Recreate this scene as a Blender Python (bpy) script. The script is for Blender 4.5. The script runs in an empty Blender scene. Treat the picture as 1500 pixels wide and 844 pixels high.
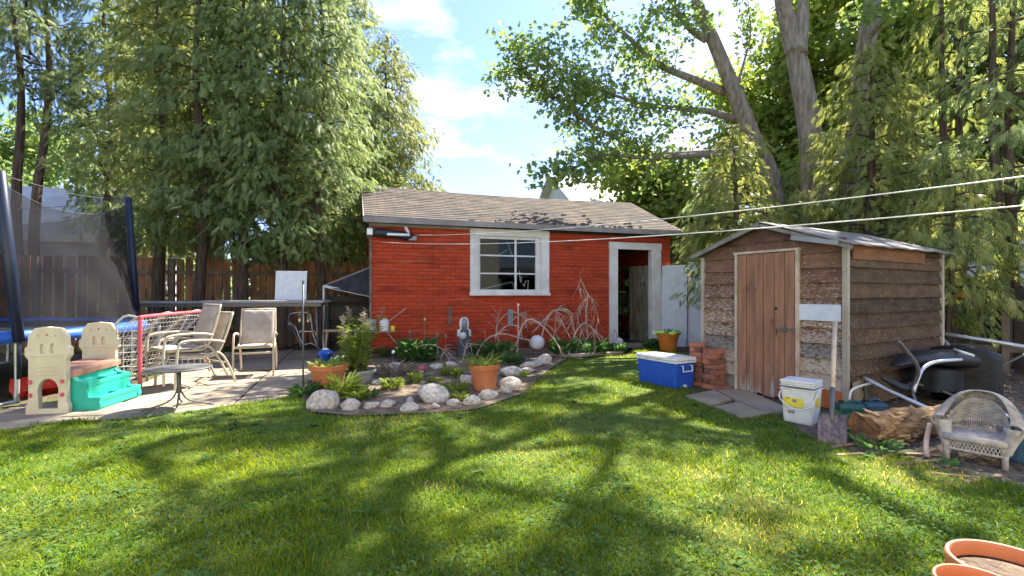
import bpy, bmesh, math, random
import numpy as np
from mathutils import Vector, Matrix
from math import radians as R, sin, cos, pi
# ------------------------------------------------------------------ camera, sky, sun, exposure
S = bpy.context.scene
COL = S.collection
H, F, HY = 1.25, 708.0, 430.0          # eye height, focal length and horizon of the 1500 px wide photograph
cam = bpy.data.cameras.new('camera'); co = bpy.data.objects.new('camera', cam); COL.objects.link(co)
co.location = (0, 0, H); co.rotation_euler = (R(90), 0, 0)
cam.sensor_width = 36; cam.lens = F/1500*36; cam.shift_y = (HY-422)/1500; cam.clip_start = .05; cam.clip_end = 1500
S.camera = co
SUN_EL, SUN_AZ = R(51), R(40)
sd = Vector((sin(SUN_AZ)*cos(SUN_EL), cos(SUN_AZ)*cos(SUN_EL), sin(SUN_EL)))
sl = bpy.data.lights.new('sun', 'SUN'); so = bpy.data.objects.new('sun', sl); COL.objects.link(so)
sl.energy = 4.1; sl.angle = R(.5); sl.color = (1, .93, .80)
so.rotation_euler = (-sd).to_track_quat('-Z', 'Y').to_euler(); so.location = sd*60
S.view_settings.view_transform = 'Standard'; S.view_settings.look = 'None'
S.view_settings.exposure = 2.45; S.view_settings.gamma = 1
w = bpy.data.worlds.new('World'); S.world = w; w.use_nodes = True
nt = w.node_tree; nt.nodes.clear()
def N(nt, t, **k):
    n = nt.nodes.new(t)
    for a, b in k.items(): setattr(n, a, b)
    return n
sky = N(nt, 'ShaderNodeTexSky', sky_type='NISHITA', sun_disc=False, sun_elevation=SUN_EL, sun_rotation=SUN_AZ, dust_density=.6, ozone_density=2.2, air_density=1.0)
tc = N(nt, 'ShaderNodeTexCoord')
mp = N(nt, 'ShaderNodeMapping'); mp.inputs['Scale'].default_value = (1.6, 1.6, 4.2); mp.inputs['Location'].default_value = (.35, .1, .62)
ns = N(nt, 'ShaderNodeTexNoise'); ns.inputs['Scale'].default_value = 1.9; ns.inputs['Detail'].default_value = 9; ns.inputs['Roughness'].default_value = .55
cr = N(nt, 'ShaderNodeValToRGB'); cr.color_ramp.elements[0].position = .50; cr.color_ramp.elements[1].position = .66
mx = N(nt, 'ShaderNodeMix', data_type='RGBA'); mx.inputs['B'].default_value = (4.2, 4.35, 4.6, 1)
bg = N(nt, 'ShaderNodeBackground'); bg.inputs['Strength'].default_value = .072
wo = N(nt, 'ShaderNodeOutputWorld')
L = nt.links.new
L(tc.outputs['Generated'], mp.inputs['Vector']); L(mp.outputs[0], ns.inputs['Vector']); L(ns.outputs['Fac'], cr.inputs[0])
L(cr.outputs[0], mx.inputs['Factor']); sx = N(nt, 'ShaderNodeMix', data_type='RGBA', blend_type='MULTIPLY'); sx.inputs['Factor'].default_value = 1; sx.inputs['B'].default_value = (.72, .76, .98, 1); L(sky.outputs[0], sx.inputs['A']); L(sx.outputs['Result'], mx.inputs['A']); L(mx.outputs['Result'], bg.inputs['Color']); L(bg.outputs[0], wo.inputs[0])
# ------------------------------------------------------------------ helpers
rnd = random.Random(7)
def G(px, py, z=0.0):
    """ground (or height z) point seen at a photograph position"""
    Y = (H-z)*F/(py-HY); return Vector(((px-750)/F*Y, Y, z))
def P(px, py, Y):
    return Vector(((px-750)/F*Y, Y, H+(HY-py)*Y/F))
def tag(o, label=None, cat=None, group=None, kind=None):
    if label: o['label'] = label
    if cat: o['category'] = cat
    if group: o['group'] = group
    if kind: o['kind'] = kind
    return o
def thing(name, label, cat, loc=(0, 0, 0), rz=0, group=None):
    o = bpy.data.objects.new(name, None); COL.objects.link(o); o.location = loc; o.rotation_euler = (0, 0, rz)
    o.empty_display_size = .1
    return tag(o, label, cat, group)
class MB:
    def __init__(s): s.v = []; s.f = []; s.m = []; s.mi = 0
    def add(s, vs, fs):
        b = len(s.v); s.v += [tuple(v) for v in vs]; s.f += [tuple(b+i for i in f) for f in fs]; s.m += [s.mi]*len(fs); return s
    def box(s, c, d, M=None):
        x, y, z = d[0]/2, d[1]/2, d[2]/2
        vs = [Vector((i*x, j*y, k*z)) for i in (-1, 1) for j in (-1, 1) for k in (-1, 1)]
        if M is not None: vs = [M @ v for v in vs]
        vs = [v+Vector(c) for v in vs]
        return s.add(vs, [(0, 1, 3, 2), (4, 6, 7, 5), (0, 4, 5, 1), (2, 3, 7, 6), (0, 2, 6, 4), (1, 5, 7, 3)])
    def bar(s, a, b, wd, th, up=(0, 0, 1)):
        a, b = Vector(a), Vector(b); d = (b-a); L_ = d.length; d.normalize(); u = Vector(up)
        sx = d.cross(u)
        if sx.length < 1e-4: sx = d.cross(Vector((0, 1, 0)))
        sx.normalize(); u = sx.cross(d); M = Matrix((sx, d, u)).transposed()
        return s.box((a+b)/2, (wd, L_, th), M)
    def tube(s, pts, r, n=8, cap=True):
        pts = [Vector(p) for p in pts]; k = len(pts)
        rr = r if isinstance(r, (list, tuple)) else [r]*k
        vs, fs = [], []; pu = None
        for i, p in enumerate(pts):
            d = (pts[min(i+1, k-1)]-pts[max(i-1, 0)])
            if d.length < 1e-7: d = Vector((0, 0, 1))
            d.normalize()
            if pu is None: pu = d.orthogonal().normalized()
            else:
                pu = pu-d*pu.dot(d)
                if pu.length < 1e-5: pu = d.orthogonal()
                pu.normalize()
            q = d.cross(pu)
            for j in range(n):
                a = 2*pi*j/n; vs.append(p+(pu*cos(a)+q*sin(a))*rr[i])
        for i in range(k-1):
            for j in range(n):
                fs.append((i*n+j, i*n+(j+1) % n, (i+1)*n+(j+1) % n, (i+1)*n+j))
        if cap: fs += [tuple(range(n))[::-1], tuple((k-1)*n+j for j in range(n))]
        return s.add(vs, fs)
    def lathe(s, prof, n=32, c=(0, 0, 0), close=False, M=None):
        c = Vector(c); vs = []
        for r, z in prof:
            for j in range(n):
                a = 2*pi*j/n; v = Vector((r*cos(a), r*sin(a), z))
                if M is not None: v = M @ v
                vs.append(c+v)
        k = len(prof); fs = []
        for i in range(k-1 if not close else k):
            i2 = (i+1) % k
            for j in range(n): fs.append((i*n+j, i*n+(j+1) % n, i2*n+(j+1) % n, i2*n+j))
        if not close:
            fs += [tuple(range(n))[::-1], tuple((k-1)*n+j for j in range(n))]
        return s.add(vs, fs)
    def prism(s, out, T, d):
        """outline (2D) placed by T(u, v, w): extruded w from 0 to d"""
        k = len(out); vs = [T(u, v, 0) for u, v in out]+[T(u, v, d) for u, v in out]
        fs = [tuple(range(k)), tuple(range(2*k-1, k-1, -1))]+[(i, i+k, (i+1) % k+k, (i+1) % k) for i in range(k)]
        return s.add(vs, fs)
    def build(s, name, mats, parent=None, smooth=False, bevel=0, solid=0, sub=0, loc=None, fix=True):
        me = bpy.data.meshes.new(name); me.from_pydata(s.v, [], s.f)
        if not isinstance(mats, (list, tuple)): mats = [mats]
        for m in mats: me.materials.append(m)
        if len(mats) > 1: me.polygons.foreach_set('material_index', s.m)
        me.update()
        if fix:
            bm = bmesh.new(); bm.from_mesh(me); bmesh.ops.recalc_face_normals(bm, faces=bm.faces); bm.to_mesh(me); bm.free()
        if smooth: me.polygons.foreach_set('use_smooth', [True]*len(me.polygons))
        o = bpy.data.objects.new(name, me); COL.objects.link(o)
        if parent: o.parent = parent
        if loc is not None: o.location = loc
        if solid: m_ = o.modifiers.new('s', 'SOLIDIFY'); m_.thickness = solid; m_.offset = 0
        if bevel: m_ = o.modifiers.new('b', 'BEVEL'); m_.width = bevel; m_.segments = 2; m_.limit_method = 'ANGLE'
        if sub: m_ = o.modifiers.new('u', 'SUBSURF'); m_.levels = m_.render_levels = sub
        return o
def copy_tree(o, parent=None):
    c = o.copy(); COL.objects.link(c)
    if parent: c.parent = parent
    for ch in o.children: copy_tree(ch, c)
    return c
def catmull(pts, n=5):
    pts = [Vector(p) for p in pts]; out = []
    for i in range(len(pts)-1):
        p0, p1, p2, p3 = pts[max(i-1, 0)], pts[i], pts[i+1], pts[min(i+2, len(pts)-1)]
        for j in range(n):
            t = j/n; out.append(.5*((2*p1)+(p2-p0)*t+(2*p0-5*p1+4*p2-p3)*t*t+(3*p1-p0-3*p2+p3)*t**3))
    out.append(pts[-1]); return out
def lerp(a, n):
    """resample a list of numbers to n entries"""
    return list(np.interp(np.linspace(0, 1, n), np.linspace(0, 1, len(a)), a))
# ------------------------------------------------------------------ materials
def mat(name, c1, c2=None, rough=.7, metal=0, scale=6, detail=6, bump=.2, bscale=None, stretch=(1, 1, 1), lo=.35, hi=.65, spec=.4, dist=0, bdist=.01):
    m = bpy.data.materials.new(name); m.use_nodes = True; t = m.node_tree; b = t.nodes['Principled BSDF']
    b.inputs['Roughness'].default_value = rough; b.inputs['Metallic'].default_value = metal; b.inputs['Specular IOR Level'].default_value = spec
    c2 = c2 or tuple(x*.72 for x in c1)
    tcn = N(t, 'ShaderNodeTexCoord'); mpn = N(t, 'ShaderNodeMapping'); mpn.inputs['Scale'].default_value = stretch
    n = N(t, 'ShaderNodeTexNoise'); n.inputs['Scale'].default_value = scale; n.inputs['Detail'].default_value = detail; n.inputs['Distortion'].default_value = dist
    r = N(t, 'ShaderNodeValToRGB'); r.color_ramp.elements[0].position = lo; r.color_ramp.elements[1].position = hi
    r.color_ramp.elements[0].color = (*c2, 1); r.color_ramp.elements[1].color = (*c1, 1)
    t.links.new(tcn.outputs['Object'], mpn.inputs[0]); t.links.new(mpn.outputs[0], n.inputs['Vector']); t.links.new(n.outputs['Fac'], r.inputs[0]); t.links.new(r.outputs[0], b.inputs['Base Color'])
    if bump:
        n2 = N(t, 'ShaderNodeTexNoise'); n2.inputs['Scale'].default_value = bscale or scale*5; n2.inputs['Detail'].default_value = 5
        bp = N(t, 'ShaderNodeBump'); bp.inputs['Strength'].default_value = bump; bp.inputs['Distance'].default_value = bdist
        t.links.new(mpn.outputs[0], n2.inputs['Vector']); t.links.new(n2.outputs['Fac'], bp.inputs['Height']); t.links.new(bp.outputs[0], b.inputs['Normal'])
    return m
def nodes(m): return m.node_tree, m.node_tree.nodes['Principled BSDF']
def overlay(m, color, scale, lo, hi, stretch=(1, 1, 1), z=None, detail=8, rough=None, seed=0):
    """wear (and tree shadow painted on the shingles): a second colour showing through where a noise (plus an optional height ramp) is high"""
    t, b = nodes(m); src = b.inputs['Base Color'].links[0].from_socket
    tcn = N(t, 'ShaderNodeTexCoord'); mpn = N(t, 'ShaderNodeMapping'); mpn.inputs['Scale'].default_value = stretch; mpn.inputs['Location'].default_value = (seed, seed*1.7, seed*.6)
    n = N(t, 'ShaderNodeTexNoise'); n.inputs['Scale'].default_value = scale; n.inputs['Detail'].default_value = detail; n.inputs['Roughness'].default_value = .65
    t.links.new(tcn.outputs['Object'], mpn.inputs[0]); t.links.new(mpn.outputs[0], n.inputs['Vector']); fac = n.outputs['Fac']
    if z:
        sp = N(t, 'ShaderNodeSeparateXYZ'); t.links.new(tcn.outputs['Object'], sp.inputs[0])
        mr = N(t, 'ShaderNodeMapRange'); mr.inputs['From Min'].default_value = z[0]; mr.inputs['From Max'].default_value = z[1]; mr.inputs['To Min'].default_value = z[2]; mr.inputs['To Max'].default_value = z[3]
        t.links.new(sp.outputs[2], mr.inputs['Value']); ad = N(t, 'ShaderNodeMath', operation='ADD'); t.links.new(fac, ad.inputs[0]); t.links.new(mr.outputs[0], ad.inputs[1]); fac = ad.outputs[0]
    r = N(t, 'ShaderNodeValToRGB'); r.color_ramp.elements[0].position = lo; r.color_ramp.elements[1].position = hi
    x = N(t, 'ShaderNodeMix', data_type='RGBA'); x.inputs['B'].default_value = (*color, 1)
    t.links.new(fac, r.inputs[0]); t.links.new(r.outputs[0], x.inputs['Factor']); t.links.new(src, x.inputs['A']); t.links.new(x.outputs['Result'], b.inputs['Base Color'])
    return m
def plain(name, c, rough=.5, metal=0, var=.85, bump=.05): return mat(name, c, tuple(x*var for x in c), rough, metal, scale=9, bump=bump)
def leafmat(name, a, b, c=None, trans=.45, rough=.55):
    """leaf colours from the per-leaf attribute «var»"""
    m = bpy.data.materials.new(name); m.use_nodes = True; t = m.node_tree; p = t.nodes['Principled BSDF']; out = t.nodes['Material Output']
    at = N(t, 'ShaderNodeAttribute', attribute_name='var'); r = N(t, 'ShaderNodeValToRGB'); e = r.color_ramp.elements
    e[0].color = (*a, 1); e[1].color = (*b, 1)
    if c: e.new(.88).color = (*b, 1); e[-1].color = (*c, 1)
    t.links.new(at.outputs['Fac'], r.inputs[0]); t.links.new(r.outputs[0], p.inputs['Base Color']); p.inputs['Roughness'].default_value = rough; p.inputs['Specular IOR Level'].default_value = .3
    tr = N(t, 'ShaderNodeBsdfTranslucent'); ms = N(t, 'ShaderNodeMixShader'); ms.inputs[0].default_value = trans
    hs = N(t, 'ShaderNodeHueSaturation'); hs.inputs['Value'].default_value = 1.5; hs.inputs['Saturation'].default_value = 1.05; hs.inputs['Hue'].default_value = .488
    t.links.new(r.outputs[0], hs.inputs['Color']); t.links.new(hs.outputs[0], tr.inputs[0])
    t.links.new(p.outputs[0], ms.inputs[1]); t.links.new(tr.outputs[0], ms.inputs[2]); t.links.new(ms.outputs[0], out.inputs[0])
    return m
M = {}
M['cedar'] = leafmat('cedar', (.13, .19, .068), (.31, .38, .145), (.44, .46, .22), .45)
M['cedar_lime'] = leafmat('cedar_lime', (.16, .205, .055), (.32, .35, .105), (.46, .42, .16), .42)
M['cedar_dark'] = leafmat('cedar_dark', (.10, .15, .055), (.22, .28, .10), (.34, .36, .17), .4)
M['maple'] = leafmat('maple', (.11, .19, .06), (.24, .33, .09), (.38, .42, .10), .5)
M['lime_leaf'] = leafmat('lime_leaf', (.16, .23, .04), (.27, .33, .06), None, .5)
M['grass'] = leafmat('grass', (.034, .13, .007), (.26, .31, .012), (.52, .45, .14), .5, .8)
M['clover'] = leafmat('clover', (.05, .12, .03), (.11, .20, .05), None, .4, .9)
M['fern'] = leafmat('fern', (.05, .13, .04), (.11, .22, .06), None, .4)
M['straw'] = leafmat('straw', (.26, .22, .16), (.42, .37, .28), None, .3)
M['bark'] = mat('bark', (.30, .26, .21), (.15, .125, .10), .95, scale=5, stretch=(3, 3, .5), bump=.9, bscale=14, bdist=.03, spec=.1)
M['bark_dark'] = mat('bark_dark', (.13, .095, .07), (.05, .036, .028), .95, scale=6, stretch=(4, 4, .4), bump=.8, bscale=18, bdist=.02, spec=.1)
M['twig'] = mat('twig', (.20, .165, .13), (.12, .095, .075), .9, bump=.2)
M['drywood'] = mat('drywood', (.46, .36, .30), (.30, .22, .18), .85, scale=5, bump=.3)
M['soil'] = overlay(mat('soil', (.24, .18, .13), (.11, .082, .06), .97, scale=5, bump=1, bscale=30, bdist=.03, spec=.1), (.30, .25, .19), 26, .58, .66)
M['concrete'] = overlay(mat('concrete', (.335, .275, .205), (.235, .195, .15), .92, scale=2.3, bump=.35, bscale=45, spec=.2), (.19, .165, .13), 3.1, .58, .74)
M['stone'] = overlay(mat('stone', (.62, .56, .47), (.33, .285, .24), .85, scale=4, bump=.6, bscale=16, spec=.2), (.27, .25, .21), 7, .62, .72)
M['terracotta'] = overlay(mat('terracotta', (.55, .19, .075), (.43, .135, .05), .75, scale=5, bump=.15), (.50, .36, .26), 4, .62, .8, z=(0, .25, .08, -.1))
M['planter'] = mat('planter', (.64, .23, .09), (.52, .17, .065), .5, scale=4, bump=.06, spec=.5)
M['white'] = plain('white', (.72, .72, .70), .5)
M['oldwhite'] = overlay(mat('oldwhite', (.72, .70, .66), (.54, .53, .50), .7, scale=3, bump=.35, bscale=30), (.24, .20, .16), 11, .67, .74, stretch=(1, 1, .35))
M['black'] = plain('black', (.02, .021, .026), .45)
M['blackfab'] = mat('blackfab', (.035, .037, .042), (.015, .016, .02), .8, bump=.3)
M['foam'] = plain('foam', (.012, .02, .045), .4)
M['galv'] = plain('galv', (.50, .53, .56), .35, .6)
M['alu'] = plain('alu', (.62, .63, .65), .4, .5)
M['greymetal'] = plain('greymetal', (.13, .13, .13), .5, .3)
M['blue'] = plain('blue', (.02, .09, .50), .4)
M['tarpblue'] = mat('tarpblue', (.03, .13, .55), (.02, .08, .38), .5, scale=5, bump=.3)
M['red'] = plain('red', (.65, .045, .03), .4)
M['pinkred'] = overlay(plain('pinkred', (.60, .09, .11), .5), (.65, .45, .42), 8, .58, .75)
M['cream'] = mat('cream', (.66, .58, .40), (.56, .48, .32), .6, scale=4, bump=.1)
M['teal'] = mat('teal', (.02, .42, .30), (.015, .33, .23), .5, scale=4, bump=.08)
M['deckbrown'] = mat('deckbrown', (.50, .27, .18), (.38, .19, .12), .7, scale=4, bump=.2)
M['sling'] = mat('sling', (.41, .355, .29), (.30, .26, .21), .85, scale=7, bump=.4, bscale=180)
M['chairframe'] = plain('chairframe', (.50, .43, .32), .45)
M['netwhite'] = plain('netwhite', (.55, .53, .50), .8)
M['wood'] = mat('wood', (.34, .24, .15), (.20, .14, .09), .85, scale=4, stretch=(6, 6, .6), bump=.4)
M['handle'] = mat('handle', (.62, .50, .36), (.45, .34, .22), .6, scale=4, stretch=(6, 6, .6), bump=.2)
M['fence'] = overlay(mat('fence', (.42, .19, .085), (.17, .085, .045), .9, scale=3, stretch=(5, 5, .6), bump=.5), (.13, .105, .085), 1.3, .50, .66)
M['rail'] = mat('rail', (.20, .16, .125), (.11, .085, .065), .9, bump=.4)
M['glass'] = plain('glass', (.02, .022, .022), .08, 0, 1, 0)
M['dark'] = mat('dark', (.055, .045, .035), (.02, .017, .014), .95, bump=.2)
M['lineplastic'] = plain('lineplastic', (.78, .76, .70), .5)
M['greyboard'] = mat('greyboard', (.27, .28, .29), (.19, .20, .21), .6, scale=3, bump=.15)
M['wicker'] = mat('wicker', (.50, .455, .40), (.30, .27, .24), .8, scale=18, bump=.3, bscale=60)
M['brick'] = overlay(mat('brick', (.36, .15, .10), (.26, .11, .075), .95, scale=9, bump=.35, bscale=40), (.46, .38, .31), 5, .64, .74)
def per_object(m, lo, hi):
    t, b = nodes(m); src = b.inputs['Base Color'].links[0].from_socket; oi = N(t, 'ShaderNodeObjectInfo'); r = N(t, 'ShaderNodeValToRGB'); r.color_ramp.elements[0].color = (*lo, 1); r.color_ramp.elements[1].color = (*hi, 1)
    x = N(t, 'ShaderNodeMix', data_type='RGBA', blend_type='MULTIPLY'); x.inputs['Factor'].default_value = 1; t.links.new(oi.outputs['Random'], r.inputs[0]); t.links.new(src, x.inputs['A']); t.links.new(r.outputs[0], x.inputs['B']); t.links.new(x.outputs['Result'], b.inputs['Base Color'])
per_object(M['brick'], (.55, .62, .68), (1.25, 1.15, 1.05))
M['yellow'] = overlay(plain('yellow', (.75, .62, .05), .5), (.25, .20, .03), 30, .6, .66)
M['rot'] = overlay(mat('rot', (.44, .27, .13), (.17, .095, .045), .95, scale=5, stretch=(1, 3, 3), bump=1, bscale=12, bdist=.04), (.55, .42, .27), 9, .60, .68, stretch=(.5, 1, 1))
M['canblue'] = plain('canblue', (.02, .07, .11), .45)
M['cangreen'] = plain('cangreen', (.015, .10, .09), .45)
M['barrel'] = plain('barrel', (.05, .13, .22), .5)
M['orange'] = plain('orange', (.60, .18, .02), .6)
def net_material():
    m = bpy.data.materials.new('net_fabric'); m.use_nodes = True; t, b = nodes(m); b.inputs['Base Color'].default_value = (.02, .02, .023, 1); b.inputs['Roughness'].default_value = 1; b.inputs['Specular IOR Level'].default_value = .05
    tr = N(t, 'ShaderNodeBsdfTransparent'); ms = N(t, 'ShaderNodeMixShader'); n = N(t, 'ShaderNodeTexNoise'); n.inputs['Scale'].default_value = 1.6
    mr = N(t, 'ShaderNodeMapRange'); mr.inputs['To Min'].default_value = .50; mr.inputs['To Max'].default_value = .62; mr.inputs['From Min'].default_value = .3; mr.inputs['From Max'].default_value = .7
    tcn = N(t, 'ShaderNodeTexCoord'); t.links.new(tcn.outputs['Object'], n.inputs['Vector']); t.links.new(n.outputs['Fac'], mr.inputs['Value']); t.links.new(mr.outputs[0], ms.inputs[0])
    t.links.new(tr.outputs[0], ms.inputs[1]); t.links.new(b.outputs[0], ms.inputs[2]); t.links.new(ms.outputs[0], t.nodes['Material Output'].inputs[0])
    return m
M['net'] = net_material()
# ------------------------------------------------------------------ fast leaf meshes (numpy)
TPL = {  # template: (t along, s sideways, b bend) per vertex, faces
 'blade': ([0, 0, .55, .55, 1], [-.5, .5, .42, -.42, 0], [0, 0, .12, .12, .5], [(0, 1, 2, 3), (3, 2, 4)]),
 'leaf': ([0, .35, .7, 1, .7, .35], [0, .5, .36, 0, -.36, -.5], [0, .02, .1, .28, .1, .02], [(0, 1, 2, 3), (0, 3, 4, 5)]),
 'maple': ([0, .15, .45, .42, .72, 1, .72, .42, .45, .15], [0, .30, .62, .22, .34, 0, -.34, -.22, -.62, -.30], [0, .02, .1, 0, .1, .2, .1, 0, .1, .02], [(0, 1, 2, 3), (0, 3, 4, 5), (0, 5, 6, 7), (0, 7, 8, 9)]),
 'spray': ([0, 1, .15, .62, .15, .62, .38, .86, .38, .86, .02, .36, .02, .36, .6, 1.0, .6, 1.0],
           [0, 0, 0, .46, 0, -.46, 0, .36, 0, -.36, 0, .40, 0, -.40, 0, .2, 0, -.2],
           [0, .25, .02, .14, .02, .14, .06, .2, .06, .2, 0, .06, 0, .06, .1, .26, .1, .26], None),
}
def spray_template():
    """a feathery flat frond: a stem blade and eight side blades, all thin triangles"""
    v, f = [], []
    def bl(t0, s0, t1, s1, wd):
        d = np.array([t1-t0, s1-s0]); d = d/np.linalg.norm(d); q = np.array([-d[1], d[0]])*wd
        b = len(v); v.extend([(t0-q[0], s0-q[1], t0*t0*.25), (t0+q[0], s0+q[1], t0*t0*.25), ((t0+t1)/2+q[0]*1.3, (s0+s1)/2+q[1]*1.3, .25*((t0+t1)/2)**2+.03), (t1, s1, .25*t1*t1+.09), ((t0+t1)/2-q[0]*1.3, (s0+s1)/2-q[1]*1.3, .25*((t0+t1)/2)**2+.03)]); f.append((b, b+1, b+2, b+3, b+4))
    bl(0, 0, 1, 0, .026)
    for t0, ln in ((.06, .40), (.26, .46), (.46, .38), (.66, .26)):
        for sg in (1, -1): bl(t0+.03*sg, 0, t0+ln*.78, sg*ln*.62, .030)
    a = np.array(v); return (a[:, 0], a[:, 1], a[:, 2], f)
TPL['spray'] = spray_template()
def leaf_mesh(name, Pn, D, Nn, Ls, Ws, var, tpl, mats, parent=None, bend=1.0, link=True):
    t, s, b, fs = TPL[tpl]; t, s, b = map(np.asarray, (t, s, b)); k = len(t); n = len(Pn)
    D = D/np.maximum(np.linalg.norm(D, axis=1, keepdims=True), 1e-9); Sd = np.cross(D, Nn); Sd /= np.maximum(np.linalg.norm(Sd, axis=1, keepdims=True), 1e-9); Nn = np.cross(Sd, D)
    V = Pn[:, None]+D[:, None]*(t[None, :, None]*Ls[:, None, None])+Sd[:, None]*(s[None, :, None]*Ws[:, None, None])-Nn[:, None]*(b[None, :, None]*Ls[:, None, None]*bend)
    V = V.reshape(-1, 3).astype(np.float32)
    loops = np.concatenate([np.array(f) for f in fs]); tot = np.array([len(f) for f in fs])
    LI = (loops[None]+(np.arange(n)*k)[:, None]).ravel().astype(np.int32); LT = np.tile(tot, n).astype(np.int32); LS = (np.cumsum(LT)-LT).astype(np.int32)
    me = bpy.data.meshes.new(name); me.vertices.add(len(V)); me.vertices.foreach_set('co', V.ravel()); me.loops.add(len(LI)); me.loops.foreach_set('vertex_index', LI)
    me.polygons.add(len(LT)); me.polygons.foreach_set('loop_start', LS); me.polygons.foreach_set('loop_total', LT); me.materials.append(mats)
    me.update(calc_edges=True); at = me.attributes.new('var', 'FLOAT', 'POINT'); at.data.foreach_set('value', np.repeat(var, k).astype(np.float32))
    o = bpy.data.objects.new(name, me); COL.objects.link(o)
    if parent: o.parent = parent
    return o
# ------------------------------------------------------------------ ground, lawn, patio, soil, stepping stones
def sheet(name, poly, z, m, kind='structure'):
    bm = bmesh.new(); bm.faces.new([bm.verts.new((p[0], p[1], z)) for p in poly]); bmesh.ops.triangulate(bm, faces=bm.faces)
    me = bpy.data.meshes.new(name); bm.to_mesh(me); bm.free(); me.materials.append(m); o = bpy.data.objects.new(name, me); COL.objects.link(o)
    return tag(o, kind=kind)
g_m = overlay(mat('earth', (.135, .10, .07), (.07, .052, .038), .97, scale=2.5, bump=1, bscale=25, bdist=.03, spec=.1), (.07, .10, .03), .9, .48, .56)
overlay(g_m, (.24, .19, .14), 33, .60, .66)
sheet('ground', [(-400, -100), (400, -100), (400, 600), (-400, 600)], 0, g_m)
lawn_px = [(0, 634), (60, 624), (100, 619), (200, 614), (300, 601), (380, 590), (440, 580), (452, 606), (470, 612), (560, 612), (640, 607), (700, 603), (765, 580), (790, 556), (812, 540), (830, 528), (880, 524), (916, 522), (930, 512), (962, 506), (985, 514), (1000, 530), (1010, 570), (1008, 585), (1060, 602), (1085, 618), (1135, 609), (1160, 627), (1200, 648), (1245, 664), (1300, 668), (1350, 680), (1390, 695), (1450, 706), (1500, 716)]
LAWN = [G(*p).xy[:] for p in lawn_px]
LAWN = [(-9, 3.6), (-9, 5.4), (-7, 4.6)]+LAWN+[(3.4, 2.9), (6, 2.2), (6, -6), (-9, -6)]
lm = mat('lawn_base', (.12, .16, .035), (.065, .10, .022), .95, scale=7, bump=1, bscale=60, bdist=.02, spec=.1); overlay(lm, (.27, .21, .12), 2.2, .60, .74)
sheet('lawn', LAWN, .014, lm)
def inpoly(x, y, poly):
    x, y = np.asarray(x), np.asarray(y); r = np.zeros(x.shape, bool); j = len(poly)-1
    for i in range(len(poly)):
        (a, b), (c, d) = poly[i], poly[j]
        if b != d: r ^= ((b > y) != (d > y)) & (x < (c-a)*(y-b)/(d-b)+a)
        j = i
    return r
BED = [G(*p).xy[:] for p in [(446, 585), (455, 606), (520, 612), (640, 607), (700, 602), (768, 578), (802, 545), (835, 524), (915, 521), (922, 508)]]
BED += [(2.9, 11.35), (-2.65, 9.55), G(500, 535).xy[:], G(452, 560).xy[:]]
sheet('soil_bed', BED, .022, M['soil'])
sheet('side_bed', [G(*p).xy[:] for p in [(1160, 612), (1175, 640), (1245, 668), (1350, 684), (1500, 722)]]+[(4.8, 3.2), (9, 6), (8, 9), (4.6, 6.2), (3.6, 5.2)], .006, overlay(mat('litter', (.20, .15, .105), (.065, .05, .038), .97, scale=14, bump=1, bscale=40, bdist=.04), (.36, .29, .22), 45, .57, .63))
PAT = [G(*p).xy[:] for p in [(-60, 645), (100, 625), (250, 612), (445, 588), (500, 530), (538, 520), (538, 470)]]+[(-6.6, 9.2), (-5.4, 7), (-4.8, 5.9), (-7, 4.4)]
ang = R(18); E = Vector((cos(ang), sin(ang), 0)); NN = Vector((-sin(ang), cos(ang), 0)); O = Vector((-2.81, 9.62, 0))
mb = MB(); rnd.seed(5)
for i in range(-9, 3):
    for j in range(-9, 3):
        off = .3 if i % 2 else 0
        c = O+E*(i*.76+.3)+NN*(j*.62+off)
        if inpoly(c.x, c.y, PAT):
            Mx = Matrix.Rotation(ang+rnd.gauss(0, .012), 3, 'Z') @ Matrix.Rotation(rnd.gauss(0, .008), 3, 'X') @ Matrix.Rotation(rnd.gauss(0, .008), 3, 'Y')
            mb.box((c.x, c.y, -.015+rnd.uniform(-.003, .003)), (.735, .595, .05), Mx)
tag(mb.build('patio', M['concrete'], bevel=.008), kind='structure')
mb = MB()
for q in ([(1004, 583), (1046, 575), (1072, 588), (1040, 597)], [(1050, 574), (1078, 571), (1120, 585), (1080, 590)], [(1046, 599), (1082, 592), (1124, 610), (1086, 616)], [(1084, 590), (1122, 586), (1160, 603), (1124, 609)]):
    pts = [G(x, y) for x, y in q]; mb.prism([(p.x, p.y) for p in pts], lambda u, v, w_: Vector((u, v, -.02+w_)), .05+rnd.uniform(-.006, .006))
tag(mb.build('path', M['concrete'], bevel=.008), kind='structure')
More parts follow.
